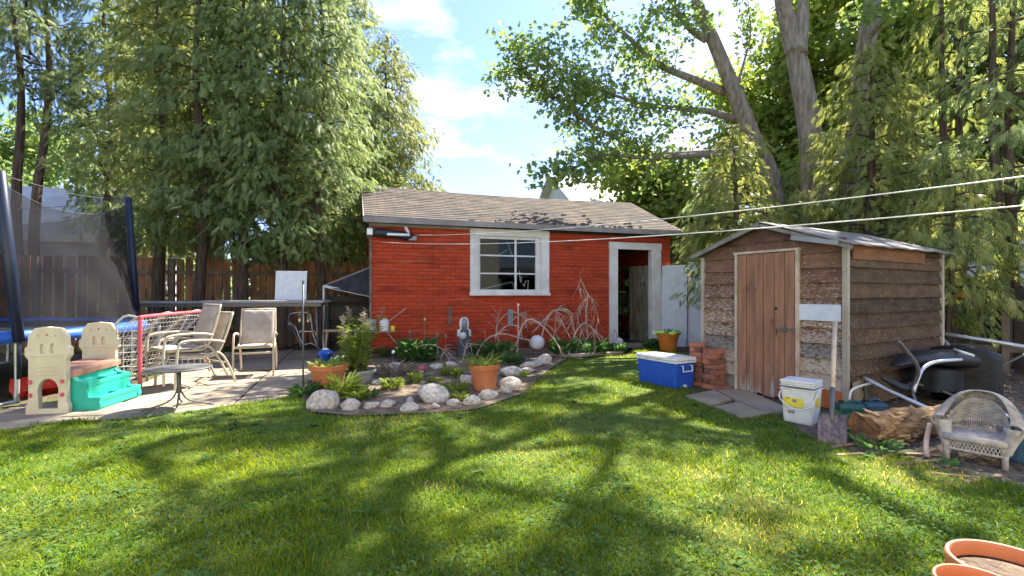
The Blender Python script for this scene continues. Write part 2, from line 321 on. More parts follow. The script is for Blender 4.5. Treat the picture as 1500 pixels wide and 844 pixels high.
# ------------------------------------------------------------------ red shed
RSH = thing('red_shed', 'red shed clad in brick patterned siding with a white trimmed window and open doorway', 'shed', O, ang)
def RW(px, py=None):
    k = (px-750)/F; u = (k*O.y-O.x)/(E.x-k*E.y); Y = O.y+u*E.y
    return (u, H+(HY-py)*Y/F) if py is not None else u
LEN, DEP, HW, RZ = 7.0, 4.0, 2.84, 3.80
def siding():
    m = bpy.data.materials.new('red_siding'); m.use_nodes = True; t, b = nodes(m); b.inputs['Roughness'].default_value = .85; b.inputs['Specular IOR Level'].default_value = .2
    tcn = N(t, 'ShaderNodeTexCoord'); sp = N(t, 'ShaderNodeSeparateXYZ'); cb = N(t, 'ShaderNodeCombineXYZ'); br = N(t, 'ShaderNodeTexBrick')
    t.links.new(tcn.outputs['Object'], sp.inputs[0]); t.links.new(sp.outputs[0], cb.inputs[0]); t.links.new(sp.outputs[2], cb.inputs[1])
    nw = N(t, 'ShaderNodeTexNoise'); nw.inputs['Scale'].default_value = 2.2; t.links.new(tcn.outputs['Object'], nw.inputs['Vector'])
    vm = N(t, 'ShaderNodeVectorMath', operation='MULTIPLY_ADD'); vm.inputs[1].default_value = (.03, .03, 0); t.links.new(nw.outputs['Color'], vm.inputs[0]); t.links.new(cb.outputs[0], vm.inputs[2]); t.links.new(vm.outputs[0], br.inputs['Vector'])
    br.inputs['Color1'].default_value = (.45, .062, .022, 1); br.inputs['Color2'].default_value = (.375, .050, .02, 1); br.inputs['Mortar'].default_value = (.22, .032, .017, 1)
    br.inputs['Scale'].default_value = 1; br.inputs['Mortar Size'].default_value = .006; br.inputs['Mortar Smooth'].default_value = .6; br.inputs['Brick Width'].default_value = .23; br.inputs['Row Height'].default_value = .078; br.inputs['Bias'].default_value = -.1
    t.links.new(br.outputs['Color'], b.inputs['Base Color'])
    n2 = N(t, 'ShaderNodeTexNoise'); n2.inputs['Scale'].default_value = 60; mm = N(t, 'ShaderNodeMath', operation='MULTIPLY_ADD'); mm.inputs[1].default_value = -1.2
    t.links.new(br.outputs['Fac'], mm.inputs[0]); t.links.new(n2.outputs['Fac'], mm.inputs[2]); bp = N(t, 'ShaderNodeBump'); bp.inputs['Strength'].default_value = .8; bp.inputs['Distance'].default_value = .006
    t.links.new(mm.outputs[0], bp.inputs['Height']); t.links.new(bp.outputs[0], b.inputs['Normal'])
    overlay(m, (.12, .025, .015), 2.6, .50, .78, stretch=(.5, 1, 2.5)); overlay(m, (.50, .13, .06), 3, .55, .8, stretch=(.4, 1, 3), seed=4)
    overlay(m, (.10, .045, .03), 6, .62, .80, z=(0, .5, .22, 0), seed=9); overlay(m, (.62, .40, .33), 45, .735, .76, seed=3)
    return m
SID = siding()
wu0, wz1 = RW(699, 344); wu1 = RW(792); wz0 = RW(745, 429)[1]
du0, du1 = RW(903), RW(954); dz1 = RW(925, 366)[1]
def strips(mb, u0, u1, z0, z1, y=0.0):
    zs = [0, .84, 1.28, 1.88, 2.5, HW]
    for a, b in zip(zs[:-1], zs[1:]):
        lo, hi = max(a, z0), min(b, z1)
        if hi-lo < .02: continue
        pl = .014*(1-(lo-a)/(b-a)); ph = .014*(1-(hi-a)/(b-a))
        u = u0; 
        while u < u1-.01:
            u2 = min(u1, (math.floor(u/1.22+1e-6)+1)*1.22)
            if u1-u2 < .05: u2 = u1
            j = rnd.uniform(-.003, .003); g = .003
            vs = [(u+g*0, y-pl-.01+j, lo), (u2-g, y-pl-.01+j, lo), (u2-g, y-ph-.01+j, hi), (u, y-ph-.01+j, hi), (u, y+.05, lo), (u2-g, y+.05, lo), (u2-g, y+.05, hi), (u, y+.05, hi)]
            mb.add(vs, [(0, 1, 2, 3), (4, 7, 6, 5), (0, 4, 5, 1), (3, 2, 6, 7), (0, 3, 7, 4), (1, 5, 6, 2)])
            u = u2
mb = MB(); z_ = .06
strips(mb, 0, wu0, z_, HW); strips(mb, wu0, wu1, z_, wz0); strips(mb, wu0, wu1, wz1, HW); strips(mb, wu1, du0, z_, HW); strips(mb, du0, du1, dz1, HW); strips(mb, du1, LEN, z_, HW)
for x in (0.025, LEN-.025):  # gable ends
    mb.prism([(.06, z_), (DEP, z_), (DEP, HW), (DEP/2, RZ-.06), (.06, HW)], lambda a, b, w_, x=x: Vector((x+w_-.025, a, b)), .05)
mb.box((LEN/2, DEP+.02, (HW+z_)/2), (LEN, .05, HW-z_))
mb.build('wall', SID, RSH)
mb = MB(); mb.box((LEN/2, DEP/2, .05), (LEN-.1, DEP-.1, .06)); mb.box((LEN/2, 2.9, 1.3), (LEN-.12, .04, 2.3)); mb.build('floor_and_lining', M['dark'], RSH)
mb = MB(); mb.box((LEN/2, .03, .03), (LEN+.01, .06, .06)); mb.build('foundation_sill', M['wood'], RSH)
def shingles():
    m = mat('shingles', (.15, .122, .10), (.095, .082, .072), .95, scale=3, bump=.5, bscale=90, spec=.15)
    t, b = nodes(m); src = b.inputs['Base Color'].links[0].from_socket
    tcn = N(t, 'ShaderNodeTexCoord'); br = N(t, 'ShaderNodeTexBrick'); t.links.new(tcn.outputs['Object'], br.inputs['Vector'])
    br.inputs['Color1'].default_value = (1.08, 1.02, 1, 1); br.inputs['Color2'].default_value = (.74, .76, .80, 1); br.inputs['Mortar'].default_value = (.42, .42, .42, 1); br.inputs['Scale'].default_value = 1; br.inputs['Mortar Size'].default_value = .007; br.inputs['Brick Width'].default_value = .31; br.inputs['Row Height'].default_value = .125
    x = N(t, 'ShaderNodeMix', data_type='RGBA', blend_type='MULTIPLY'); x.inputs['Factor'].default_value = 1; t.links.new(src, x.inputs['A']); t.links.new(br.outputs['Color'], x.inputs['B']); t.links.new(x.outputs['Result'], b.inputs['Base Color'])
    overlay(m, (.07, .066, .063), .8, .46, .66, stretch=(.7, 1.4, 1))  # grey wear, spread wider to paint tree shadow into the roof colour
    return m
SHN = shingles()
roof = None; mb = MB(); ov = .24; x0, x1 = -.13, LEN+.15; sl_ = (RZ-HW)/(DEP/2)
def rz_(y): return RZ-abs(y-DEP/2)*sl_+.03
rows = 18
for side in (1, -1):
    for k in range(rows):      # overlapping courses
        ya = -ov+(DEP/2+ov)*k/rows; yb = -ov+(DEP/2+ov)*(k+1)/rows+.012
        f = (lambda y: y) if side == 1 else (lambda y: DEP-y)
        za, zb = rz_(ya)+.012, rz_(yb)
        nx = 24; 
        for i in range(nx):
            xa, xb = x0+(x1-x0)*i/nx, x0+(x1-x0)*(i+1)/nx
            sg = lambda x: -.05*sin(pi*(x-x0)/(x1-x0))*(.3+.7*k/rows)
            j = rnd.uniform(-.003, .003)
            mb.add([(xa, f(ya), za+sg(xa)+j), (xb, f(ya), za+sg(xb)+j), (xb, f(min(yb, DEP/2)), zb+sg(xb)), (xa, f(min(yb, DEP/2)), zb+sg(xa)), (xa, f(ya), za+sg(xa)-.02), (xb, f(ya), za+sg(xb)-.02)], [(0, 1, 2, 3), (4, 5, 1, 0)])
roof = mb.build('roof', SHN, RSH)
mb = MB()
for side in (1, -1):
    f = (lambda y: y) if side == 1 else (lambda y: DEP-y)
    a, b = rz_(-ov)-.03, RZ+.0
    mb.add([(x0+.02, f(-ov+.02), a), (x1-.02, f(-ov+.02), a), (x1-.02, f(DEP/2), b-.03), (x0+.02, f(DEP/2), b-.03), (x0+.02, f(-ov+.02), a-.03), (x1-.02, f(-ov+.02), a-.03), (x1-.02, f(DEP/2), b-.07), (x0+.02, f(DEP/2), b-.07)], [(0, 1, 2, 3), (7, 6, 5, 4), (0, 4, 5, 1), (1, 5, 6, 2), (3, 7, 4, 0)])
mb.build('roof_deck', M['rail'], roof)
mb = MB(); ez = rz_(-ov)
mb.box((LEN/2, -ov-.012, ez-.065), (LEN+.28, .022, .11)); mb.box((RW(690)/2, -.05, 2.62), (RW(690)-.05, .04, .06))
for side in (0, 1):   # rakes
    x = (x0-.012) if side == 0 else (x1+.012)
    mb.bar((x, -ov-.01, ez-.06), (x, DEP/2, RZ-.05), .024, .11); mb.bar((x, DEP+ov, ez-.06), (x, DEP/2, RZ-.05), .024, .11)
mb.build('fascia', overlay(mat('eavewood', (.30, .285, .26), (.20, .185, .17), .8, scale=3, bump=.3), (.14, .12, .10), 9, .62, .72, stretch=(.3, 1, 1)), RSH, bevel=.003)
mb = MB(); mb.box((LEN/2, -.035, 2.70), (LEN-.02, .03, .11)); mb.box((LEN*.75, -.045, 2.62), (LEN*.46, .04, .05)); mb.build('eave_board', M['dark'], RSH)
mb = MB(); mb.box((-.005, -.03, HW/2), (.05, .045, HW-.06)); mb.build('corner_board', M['rail'], RSH)
# window
gm = bpy.data.materials.new('window_glass'); gm.use_nodes = True; t, b = nodes(gm)
gl = N(t, 'ShaderNodeBsdfGlossy'); gl.inputs['Roughness'].default_value = .04; gl.inputs['Color'].default_value = (.9, .95, 1, 1); tr = N(t, 'ShaderNodeBsdfTransparent'); tr.inputs[0].default_value = (.62, .66, .64, 1); ms = N(t, 'ShaderNodeMixShader'); ms.inputs[0].default_value = .015
t.links.new(tr.outputs[0], ms.inputs[1]); t.links.new(gl.outputs[0], ms.inputs[2]); t.links.new(ms.outputs[0], t.nodes['Material Output'].inputs[0])
win = bpy.data.objects.new('window', None); COL.objects.link(win); win.parent = RSH
a0 = RW(688); a1 = RW(803); zt = RW(745, 337)[1]; zb = RW(745, 433)[1]
mb = MB(); wcs = .13
mb.box(((a0+wu0+.02)/2, -.045, (zt+zb)/2), (wu0-a0+.02, .05, zt-zb)); mb.box(((a1+wu1-.02)/2, -.045, (zt+zb)/2), (a1-wu1+.02, .05, zt-zb))
mb.box(((a0+a1)/2, -.048, zt-.075), (a1-a0+.01, .05, .15)); mb.box(((a0+a1)/2, -.06, zb+.03), (a1-a0+.03, .09, .06))
mb.build('casing', M['oldwhite'], win, bevel=.004)
mb = MB(); sx1 = RW(784); su = RW(755)
mb.box((wu0+.03, .0, (wz0+wz1)/2), (.06, .05, wz1-wz0)); mb.box(((sx1+wu1)/2, 0, (wz0+wz1)/2), (wu1-sx1, .05, wz1-wz0)); mb.box(((wu0+wu1)/2, 0.003, wz1-.04), (wu1-wu0, .05, .08)); mb.box(((wu0+wu1)/2, .003, wz0+.035), (wu1-wu0, .05, .07))
mb.box((su, -.004, (wz0+wz1)/2), (.045, .03, wz1-wz0))
for y in (375, 401): mb.box(((wu0+sx1)/2, -.002, RW(745, y)[1]), (sx1-wu0, .028, .032))
mb.build('sash', M['oldwhite'], win, bevel=.003)
mb = MB(); mb.box(((wu0+sx1)/2, .012, (wz0+wz1)/2), (sx1-wu0-.02, .004, wz1-wz0-.04)); mb.build('pane', gm, win)
mb = MB()
for (p, q) in (((706, 424), (751, 413)), ((751, 413), (756, 427)), ((744, 353), (752, 376)), ((729, 374), (745, 366))):
    a, b = RW(*p), RW(*q); m2 = MB(); m2.bar((a[0], .06, a[1]), (b[0], .06, b[1]), .03, .02); m2.build('broken_slat', M['white'], win)
for (p, q) in (((768, 418), (770, 412)), ((770, 412), (774, 411)), ((774, 411), (773, 424)), ((765, 416), (769, 420)), ((761, 396), (762, 412)), ((764, 405), (763, 414))):
    a, b = RW(*p), RW(*q); mb.bar((a[0], .004, a[1]), (b[0], .004, b[1]), .018, .004)
mb.build('painted_marks', M['white'], win)
# door
door = bpy.data.objects.new('doorway', None); COL.objects.link(door); door.parent = RSH
d0, d1 = RW(891), RW(966); dt = RW(925, 356)[1]
mb = MB(); mb.box(((d0+du0)/2, -.05, dt/2+.04), (du0-d0, .05, dt-.08)); mb.bar(((d1+du1)/2-.01, -.05, dt), ((d1+du1)/2+.045, -.05, .05), d1-du1, .05, (0, 1, 0)); mb.box(((d1+du1)/2-.02, -.048, dt/2), (d1-du1+.03, .045, dt-.1)); mb.box(((d0+d1)/2, -.053, (dt+dz1)/2), (d1-d0+.02, .055, dt-dz1))
mb.box((du0+.012, .03, dz1/2), (.024, .12, dz1)); mb.box((du1-.012, .03, dz1/2), (.024, .12, dz1))
mb.build('door_frame', M['oldwhite'], door, bevel=.004)
mb = MB(); hx, hy = du1-.05, .08; dd = Vector((-.12, .80, 0)).normalized()
old = overlay(mat('old_door', (.22, .19, .13), (.09, .075, .055), .9, scale=4, stretch=(5, 5, .5), bump=.5), (.22, .30, .33), 4, .56, .7)
for k in range(5): 
    a = Vector((hx, hy, 0))+dd*(.13*k+.005); b = a+dd*.12; mb.bar((a.x, a.y, 1.0), (b.x, b.y, 1.0), 0.03, 1.85)
for z in (.35, 1.5): mb.bar((hx-.03, hy+.02, z), (hx-.03+dd.x*.62, hy+dd.y*.62, z), .02, .1)
dl = mb.build('door', old, door)
mb = MB(); mb.box(((du0+du1)/2+.1, -.24, .04), (1.0, .42, .08)); mb.build('doorstep', M['concrete'], door, bevel=.01)
mb = MB()
for u, y, z, h_, w_ in ((du0+.45, 1.3, .65, 1.1, .12), (du0+.6, 1.3, .6, 1.15, .13), (du0+.75, 1.33, .62, 1.1, .12), (du0+.32, 1.35, .5, .9, .1)): mb.box((u, y, z), (w_-.02, .03, h_))
mb.bar((du0+.1, 1.2, 1.7), (du0+.7, 1.25, 1.25), .05, .05); mb.bar((du0+.15, 1.15, 1.45), (du0+.5, 1.2, 1.95), .04, .05); mb.bar((du0, 1.4, 1.25), (du0+1.1, 1.4, 1.3), .2, .04)
tag(mb.build('plank_pile', M['wood']), 'old grey planks stacked in the dark just inside the red shed doorway', 'planks'); o = bpy.data.objects['plank_pile']; o.location = O; o.rotation_euler.z = ang
# small fittings on the wall
for i, (px, y0, y1, wd, lab) in enumerate(((659, 450, 476, .07, 'narrow worn wall plaque on the red siding beside the statue'), (747, 453, 476, .12, 'grey speckled wall plaque on the red siding under the window'))):
    u, z1 = RW(px, y0); z0 = RW(px, y1)[1]; mb = MB(); mb.box((0, 0, 0), (wd, .02, z1-z0)); mb.box((0, -.012, 0), (wd*.3, .012, z1-z0-.03)); mb.box((0, -.014, (z1-z0)/2-.02), (wd*.6, .012, .02))
    o = mb.build('wall_plaque', M['greyboard'] if i else M['rail'], bevel=.003); p = O+E*u; o.location = (p.x+NN.x*-.035, p.y+NN.y*-.035, (z0+z1)/2); o.rotation_euler.z = ang; tag(o, lab, 'plaque')
# ------------------------------------------------------------------ brown wooden shed
Q = Vector((2.66, 6.65, 0)); qa = R(-60.1); QE = Vector((cos(qa), sin(qa), 0)); QN = Vector((-sin(qa), cos(qa), 0))
WSH = thing('wooden_shed', 'small brown clapboard shed with peeling paint and a plank door', 'shed', Q, qa)
def QW(px, py=None):
    k = (px-750)/F; u = (k*Q.y-Q.x)/(QE.x-k*QE.y); Y = Q.y+u*QE.y
    return (u, H+(HY-py)*Y/F) if py is not None else u
W2, D2, H2, PK = 1.77, 2.3, 1.78, 2.08
def clap(name, base, seed, peel, zr):
    m = mat(name, base, tuple(x*.6 for x in base), .92, scale=2.2, stretch=(2, 2, 5), bump=.2, bscale=25, spec=.15)
    overlay(m, (.07, .05, .04), 3, .60, .80, stretch=(.5, .5, 6), seed=seed+2); overlay(m, peel, 48, .44, .56, stretch=(.5, .5, 1), z=zr, seed=seed)
    t, b = nodes(m); src = b.inputs['Base Color'].links[0].from_socket; tcn = N(t, 'ShaderNodeTexCoord'); sp = N(t, 'ShaderNodeSeparateXYZ'); a1 = N(t, 'ShaderNodeMath', operation='MULTIPLY_ADD'); a1.inputs[1].default_value = 1/.166; a1.inputs[2].default_value = -.04/.166+seed; fl = N(t, 'ShaderNodeMath', operation='FLOOR'); wn = N(t, 'ShaderNodeTexWhiteNoise', noise_dimensions='1D'); r = N(t, 'ShaderNodeValToRGB'); r.color_ramp.elements[0].color = (.62, .64, .68, 1); r.color_ramp.elements[1].color = (1.25, 1.15, 1.08, 1)
    x = N(t, 'ShaderNodeMix', data_type='RGBA', blend_type='MULTIPLY'); x.inputs['Factor'].default_value = 1; t.links.new(tcn.outputs['Object'], sp.inputs[0]); t.links.new(sp.outputs[2], a1.inputs[0]); t.links.new(a1.outputs[0], fl.inputs[0]); t.links.new(fl.outputs[0], wn.inputs['W']); t.links.new(wn.outputs['Value'], r.inputs[0]); t.links.new(src, x.inputs['A']); t.links.new(r.outputs[0], x.inputs['B']); t.links.new(x.outputs['Result'], b.inputs['Base Color'])
    return m
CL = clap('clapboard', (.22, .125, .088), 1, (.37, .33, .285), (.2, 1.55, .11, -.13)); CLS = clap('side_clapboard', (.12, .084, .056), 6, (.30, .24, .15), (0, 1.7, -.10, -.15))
dx0, dx1, ddz = QW(1083), QW(1172), QW(1125, 371)[1]
def gable(u): return PK-abs(u-W2/2)/(W2/2)*(PK-H2)
mb = MB(); bh = .166; rnd.seed(11)
def boards(mb, a, b, along, z1f, y0=0, zmin=.04):
    k = 0
    while True:
        lo = zmin+k*bh; hi = lo+bh+.004; k += 1
        if lo > max(z1f(a), z1f(b), z1f((a+b)/2))-.01: break
        n_ = 8; 
        for i in range(n_):
            ua, ub = a+(b-a)*i/n_, a+(b-a)*(i+1)/n_; wob = lambda u: .004*sin(u*5+k*2.1)
            ha, hb = min(hi, z1f(ua)), min(hi, z1f(ub))
            if ha <= lo and hb <= lo: continue
            ha, hb = max(ha, lo), max(hb, lo)
            la, lb = lo+wob(ua), lo+wob(ub)
            mb.add([along(ua, -.040, la), along(ub, -.040, lb), along(ub, -.004, max(hb, lb)), along(ua, -.004, max(ha, la)), along(ua, .012, la), along(ub, .012, lb)], [(0, 1, 2, 3), (4, 5, 1, 0)])
fr = lambda u, d, z: Vector((u, d, z))
boards(mb, 0, dx0, fr, gable); boards(mb, dx1, W2, fr, gable); 
zz = ddz+.03; kk = math.floor((zz-.04)/bh)
boards(mb, dx0, dx1, fr, gable, zmin=.04+bh*(kk+1)); mb.box(((dx0+dx1)/2, -.012, (zz+.04+bh*(kk+1))/2), (dx1-dx0, .02, .04+bh*(kk+1)-zz))
mb.build('front_wall', CL, WSH)
mb = MB()
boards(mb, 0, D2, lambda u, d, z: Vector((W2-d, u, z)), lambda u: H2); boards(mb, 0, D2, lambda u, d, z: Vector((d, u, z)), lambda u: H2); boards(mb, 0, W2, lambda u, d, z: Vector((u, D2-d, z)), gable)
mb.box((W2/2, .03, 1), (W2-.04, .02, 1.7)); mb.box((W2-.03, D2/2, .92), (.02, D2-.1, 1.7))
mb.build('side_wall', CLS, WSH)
mb = MB(); mb.box((W2+.035, .9, H2-.09), (.02, 1.7, .15)); mb.build('orange_trim_board', mat('newwood', (.24, .105, .04), (.15, .065, .025), .8, stretch=(3, 1, 8), bump=.3), WSH)
mb = MB(); mb.box((W2-.13, -.05, .11), (.24, .02, .20)); mb.build('orange_patch_board', mat('orangewood', (.50, .16, .05), (.36, .10, .03), .8, bump=.3), WSH)
CBM = overlay(mat('cornerw', (.50, .45, .38), (.30, .26, .21), .85, scale=3, stretch=(1, 1, .4), bump=.4), (.16, .12, .09), 12, .6, .7)
for c_, d_ in (((W2+.01, -.035, .94), (.055, .05, 1.70)), ((-.012, -.03, .9), (.045, .045, 1.68)), ((W2+.02, D2, .9), (.05, .05, 1.75))): mb = MB(); mb.box(c_, d_); mb.build('corner_board', CBM, WSH, bevel=.003)
pa = QW(1174); pz1, pz0 = QW(1210, 446)[1], QW(1210, 470)[1]
mb = MB(); mb.box(((pa+W2-.03)/2, -.042, (pz0+pz1)/2), (W2-.03-pa, .02, pz1-pz0)); mb.build('white_board', overlay(plain('patchw', (.60, .65, .72), .7), (.2, .17, .14), 9, .66, .72), WSH)
# plank door
wd = bpy.data.objects.new('door', None); COL.objects.link(wd); wd.parent = WSH
pl = mat('door_planks', (.36, .175, .105), (.20, .105, .066), .85, scale=3, stretch=(5, 5, .55), bump=.5, bscale=14); overlay(pl, (.055, .032, .022), 5, .60, .69, stretch=(1.6, 1.6, .55), seed=3); overlay(pl, (.36, .32, .28), 4, .56, .72, stretch=(3, 3, .8), z=(0, .5, .12, -.12), seed=5)
mb = MB(); xs = np.cumsum([0, .14, .13, .15, .17, .16, .15]); xs = dx0+.025+xs/xs[-1]*(dx1-dx0-.05)
for i in range(6):
    n_ = 5; out = [(xs[i]+.004, ddz-.005)]+[(xs[i]+.004+(xs[i+1]-xs[i]-.008)*k/n_, .02+rnd.uniform(-.012, .02)) for k in range(n_+1)]+[(xs[i+1]-.004, ddz-.005)]
    yo = rnd.uniform(-.006, .006); mb.prism(out, lambda u, v, w_, yo=yo: Vector((u, -.035+yo-w_, v)), .022)
mb.build('planks', pl, wd)
mb = MB()
mb.box((dx0-.002, -.05, ddz/2+.02), (.03, .05, ddz)); mb.box((dx1+.002, -.05, ddz/2+.02), (.035, .05, ddz)); mb.box(((dx0+dx1)/2, -.05, ddz+.018), (dx1-dx0+.07, .055, .03)); mb.build('door_trim', overlay(mat('trimw', (.55, .47, .37), (.36, .29, .22), .8, bump=.3), (.15, .11, .08), 10, .62, .7), wd, bevel=.003)
mb = MB(); lz = QW(1155, 482)[1]; lx = QW(1154); mb.bar((lx-.06, -.075, lz), (lx+.13, -.075, lz), .012, .018); mb.box((lx, -.07, lz), (.05, .02, .05)); mb.tube([(lx+.1, -.08, lz-.02), (lx+.11, -.1, lz-.05), (lx+.12, -.08, lz-.02)], .006, 6); mb.build('latch', M['greymetal'], wd)
mb = MB(); mb.tube([(QW(1141), -.063, QW(1141, 452)[1]), (QW(1141), -.056, QW(1141, 452)[1])], .018, 12); mb.build('knothole', M['black'], wd)
# roof
mb = MB(); RM = overlay(mat('shed_roofing', (.22, .20, .185), (.13, .12, .11), .8, scale=3, bump=.4), (.16, .12, .09), 6, .58, .68)
ya, yb = -.16, D2+.12
for sg in (-1, 1):
    n_ = 16; xe = W2/2+sg*(W2/2+.13); ze = PK+.03-(PK-H2)/(W2/2)*(W2/2+.13)
    for k in range(n_):
        a, b = ya+(yb-ya)*k/n_, ya+(yb-ya)*(k+1)/n_; j0, j1 = .006*sin(k*2.2), .006*sin((k+1)*2.2)
        vs = [(W2/2, a, PK+.035), (xe, a, ze+j0), (xe, b, ze+j1), (W2/2, b, PK+.035)]
        mb.add(vs+[(x, y, z-.014) for x, y, z in vs], [(0, 1, 2, 3), (7, 6, 5, 4), (1, 5, 6, 2), (0, 4, 5, 1), (2, 6, 7, 3)])
mb.build('roof', RM, WSH)
mb = MB(); ze = PK-(PK-H2)/(W2/2)*(W2/2+.11)
mb.bar((-.12, ya+.015, ze-.0), (W2/2, ya+.015, PK+.005), .022, .05); mb.bar((W2+.12, ya+.015, ze-.02), (W2/2+.01, ya+.015, PK-.015), .02, .04)
mb.build('fascia', mat('rake', (.26, .24, .22), (.15, .135, .12), .8, bump=.3), WSH)
mb = MB(); mb.box((W2-.25, ya-.005, H2+.05), (.5, .015, .05), Matrix.Rotation(R(12), 3, 'Y')); mb.build('loose_flashing', M['greyboard'], WSH)
# ------------------------------------------------------------------ fences
def board_fence(name, label, a, b, h, bw, gap, mb_m, rails, lean=.0, seed=1, postgap=2.4):
    rnd.seed(seed); a, b = Vector((*a, 0)), Vector((*b, 0)); d = b-a; L_ = d.length; rz = math.atan2(d.y, d.x); t = thing(name, label, 'fence', a, rz)
    mb = MB(); x = 0
    while x < L_:
        hh = h+rnd.uniform(-.02, .03); mb.box((x+bw/2, 0, hh/2+.03), (bw-.006, .022, hh), Matrix.Rotation(rnd.gauss(0, .006), 3, 'Y')); x += bw+gap*rnd.uniform(.5, 1.5)
    mb.build('boards', mb_m, t)
    for z in rails:
        m2 = MB(); m2.box((L_/2, -.035, z), (L_, .045, .09)); m2.build('rail', M['rail'], t)
    x = .4
    while x < L_: m2 = MB(); m2.box((x, -.075, h/2), (.09, .08, h+.02)); m2.build('post', M['rail'], t); x += postgap
    return t
board_fence('board_fence', 'brown vertical board fence with light showing between boards behind the patio', (-12.5, 9.15), (-3.3, 12.2), 2.0, .155, .026, M['fence'], (.45, 1.72), seed=3)
board_fence('dark_fence', 'dark weathered picket fence in the shade behind the wicker chair', (5.6, 9.4), (9.4, 5.6), 1.35, .12, .07, M['dark'], (.4, 1.1), seed=8)
# rest of the yard boundary behind the brown shed
board_fence('rear_fence', 'dark board fence half hidden by cedars behind the brown shed', (4.3, 13.2), (5.6, 9.5), 1.5, .14, .03, M['dark'], (.4, 1.2), seed=9)
# ------------------------------------------------------------------ neighbouring buildings, added bounce house
def house(name, label, loc, rz, w_, d_, h_, pk, wallm, roofm, wins=(), axis='x', ov=.4):
    t = thing(name, label, 'building', loc, rz); mb = MB()
    if axis == 'x':
        mb.prism([(0, 0), (d_, 0), (d_, h_), (d_/2, pk), (0, h_)], lambda a, b, q: Vector((q, a, b)), w_)
        mb.build('wall', wallm, t); m2 = MB(); s_ = (pk-h_)/(d_/2)
        for sg in (0, 1):
            f = (lambda y: y) if sg == 0 else (lambda y: d_-y)
            vs = [(-ov, f(-ov), h_-ov*s_+.05), (w_+ov, f(-ov), h_-ov*s_+.05), (w_+ov, f(d_/2), pk+.05), (-ov, f(d_/2), pk+.05)]
            m2.add(vs+[(x, y, z+.12) for x, y, z in vs], [(0, 1, 2, 3), (7, 6, 5, 4), (0, 4, 5, 1), (1, 5, 6, 2), (3, 7, 4, 0)])
        m2.build('roof', roofm, t)
        m3 = MB(); m3.box((w_/2, -ov-.03, h_-ov*s_+.08), (w_+2*ov, .05, .2)); m3.build('gutter', M['white'], t)
    for (x, z, a, b) in wins:
        f = MB(); f.box((x, -.03, z), (a+.16, .06, b+.16)); fo = f.build('window', M['white'], t); g = MB(); g.box((x, -.065, z), (a, .02, b)); g.build('pane', M['glass'], fo)
    return t
HWl = mat('house_siding', (.62, .63, .64), (.52, .53, .54), .7, scale=2, stretch=(.4, .4, 8), bump=.2); HR = mat('pale_roof', (.55, .55, .56), (.42, .42, .44), .8, scale=2, bump=.3)
house('neighbour_garage', 'white neighbouring garage with pale roof seen through the trampoline net', (-19.5, 10.0, 0), R(16), 9, 6, 2.75, 4.3, HWl, HR, ((2, 1.5, .9, .9), (4.6, 1.5, 1.1, 1.0), (7.2, 1.5, .9, .9)))
house('neighbour_house', 'white neighbouring house whose gable roof shows above the red shed roof', (2.75, 20.2, 0), R(14), 7.5, 5.5, 5.0, 6.75, HWl, HR, ((2, 3, 1, 1.2),))
house('house', 'cream sided house added out of view behind the camera to bounce light onto the yard', (-9.5, -9.8, 0), 0, 19, 6.0, 5.4, 7.4, mat('cream_siding', (.78, .74, .66), (.72, .68, .60), .8, scale=2, stretch=(.3, .3, 8), bump=.2), M['greyboard'])  # unseen house, added so its sunlit wall bounces light into the yard
house('white_outbuilding', 'pale outbuilding glimpsed between the cedars at far right', (11.5, 16.5, 0), R(-35), 8, 6, 2.9, 4.4, HWl, HR, ((2, 1.6, 1, 1),))
# ------------------------------------------------------------------ grass
rg = np.random.default_rng(4)
def vnoise(x, y, s, seed=0):
    r = np.random.default_rng(100+seed); g = r.random((64, 64)); u, v = (np.asarray(x)*s+37.3) % 64, (np.asarray(y)*s+11.9) % 64
    i, j = u.astype(int), v.astype(int); a, b = u-i, v-j; a = a*a*(3-2*a); b = b*b*(3-2*b); i1, j1 = (i+1) % 64, (j+1) % 64
    return (g[i, j]*(1-a)+g[i1, j]*a)*(1-b)+(g[i, j1]*(1-a)+g[i1, j1]*a)*b
def rand_ground(n, y0, y1, m=1.0):
    y = rg.uniform(y0, y1, n); h_ = y*1.08+m; x = rg.uniform(-1, 1, n)*(y1*1.08+m); k = np.abs(x) < h_; return x[k], y[k]
WORN = [(G(560, 622), .22), (G(1095, 790), .20), (G(640, 612), .16), (G(1110, 745), .14), (G(770, 668), .13), (G(520, 640), .18), (G(1030, 700), .12), (G(250, 760), .14), (G(1340, 700), .25), (G(640, 716), .10)]
def worn(x, y):
    r = np.zeros(len(x))
    for c, s in WORN: r = np.maximum(r, np.exp(-(((x-c.x)/(s*1.6))**2+((y-c.y)/s)**2)**1.5))
    return r
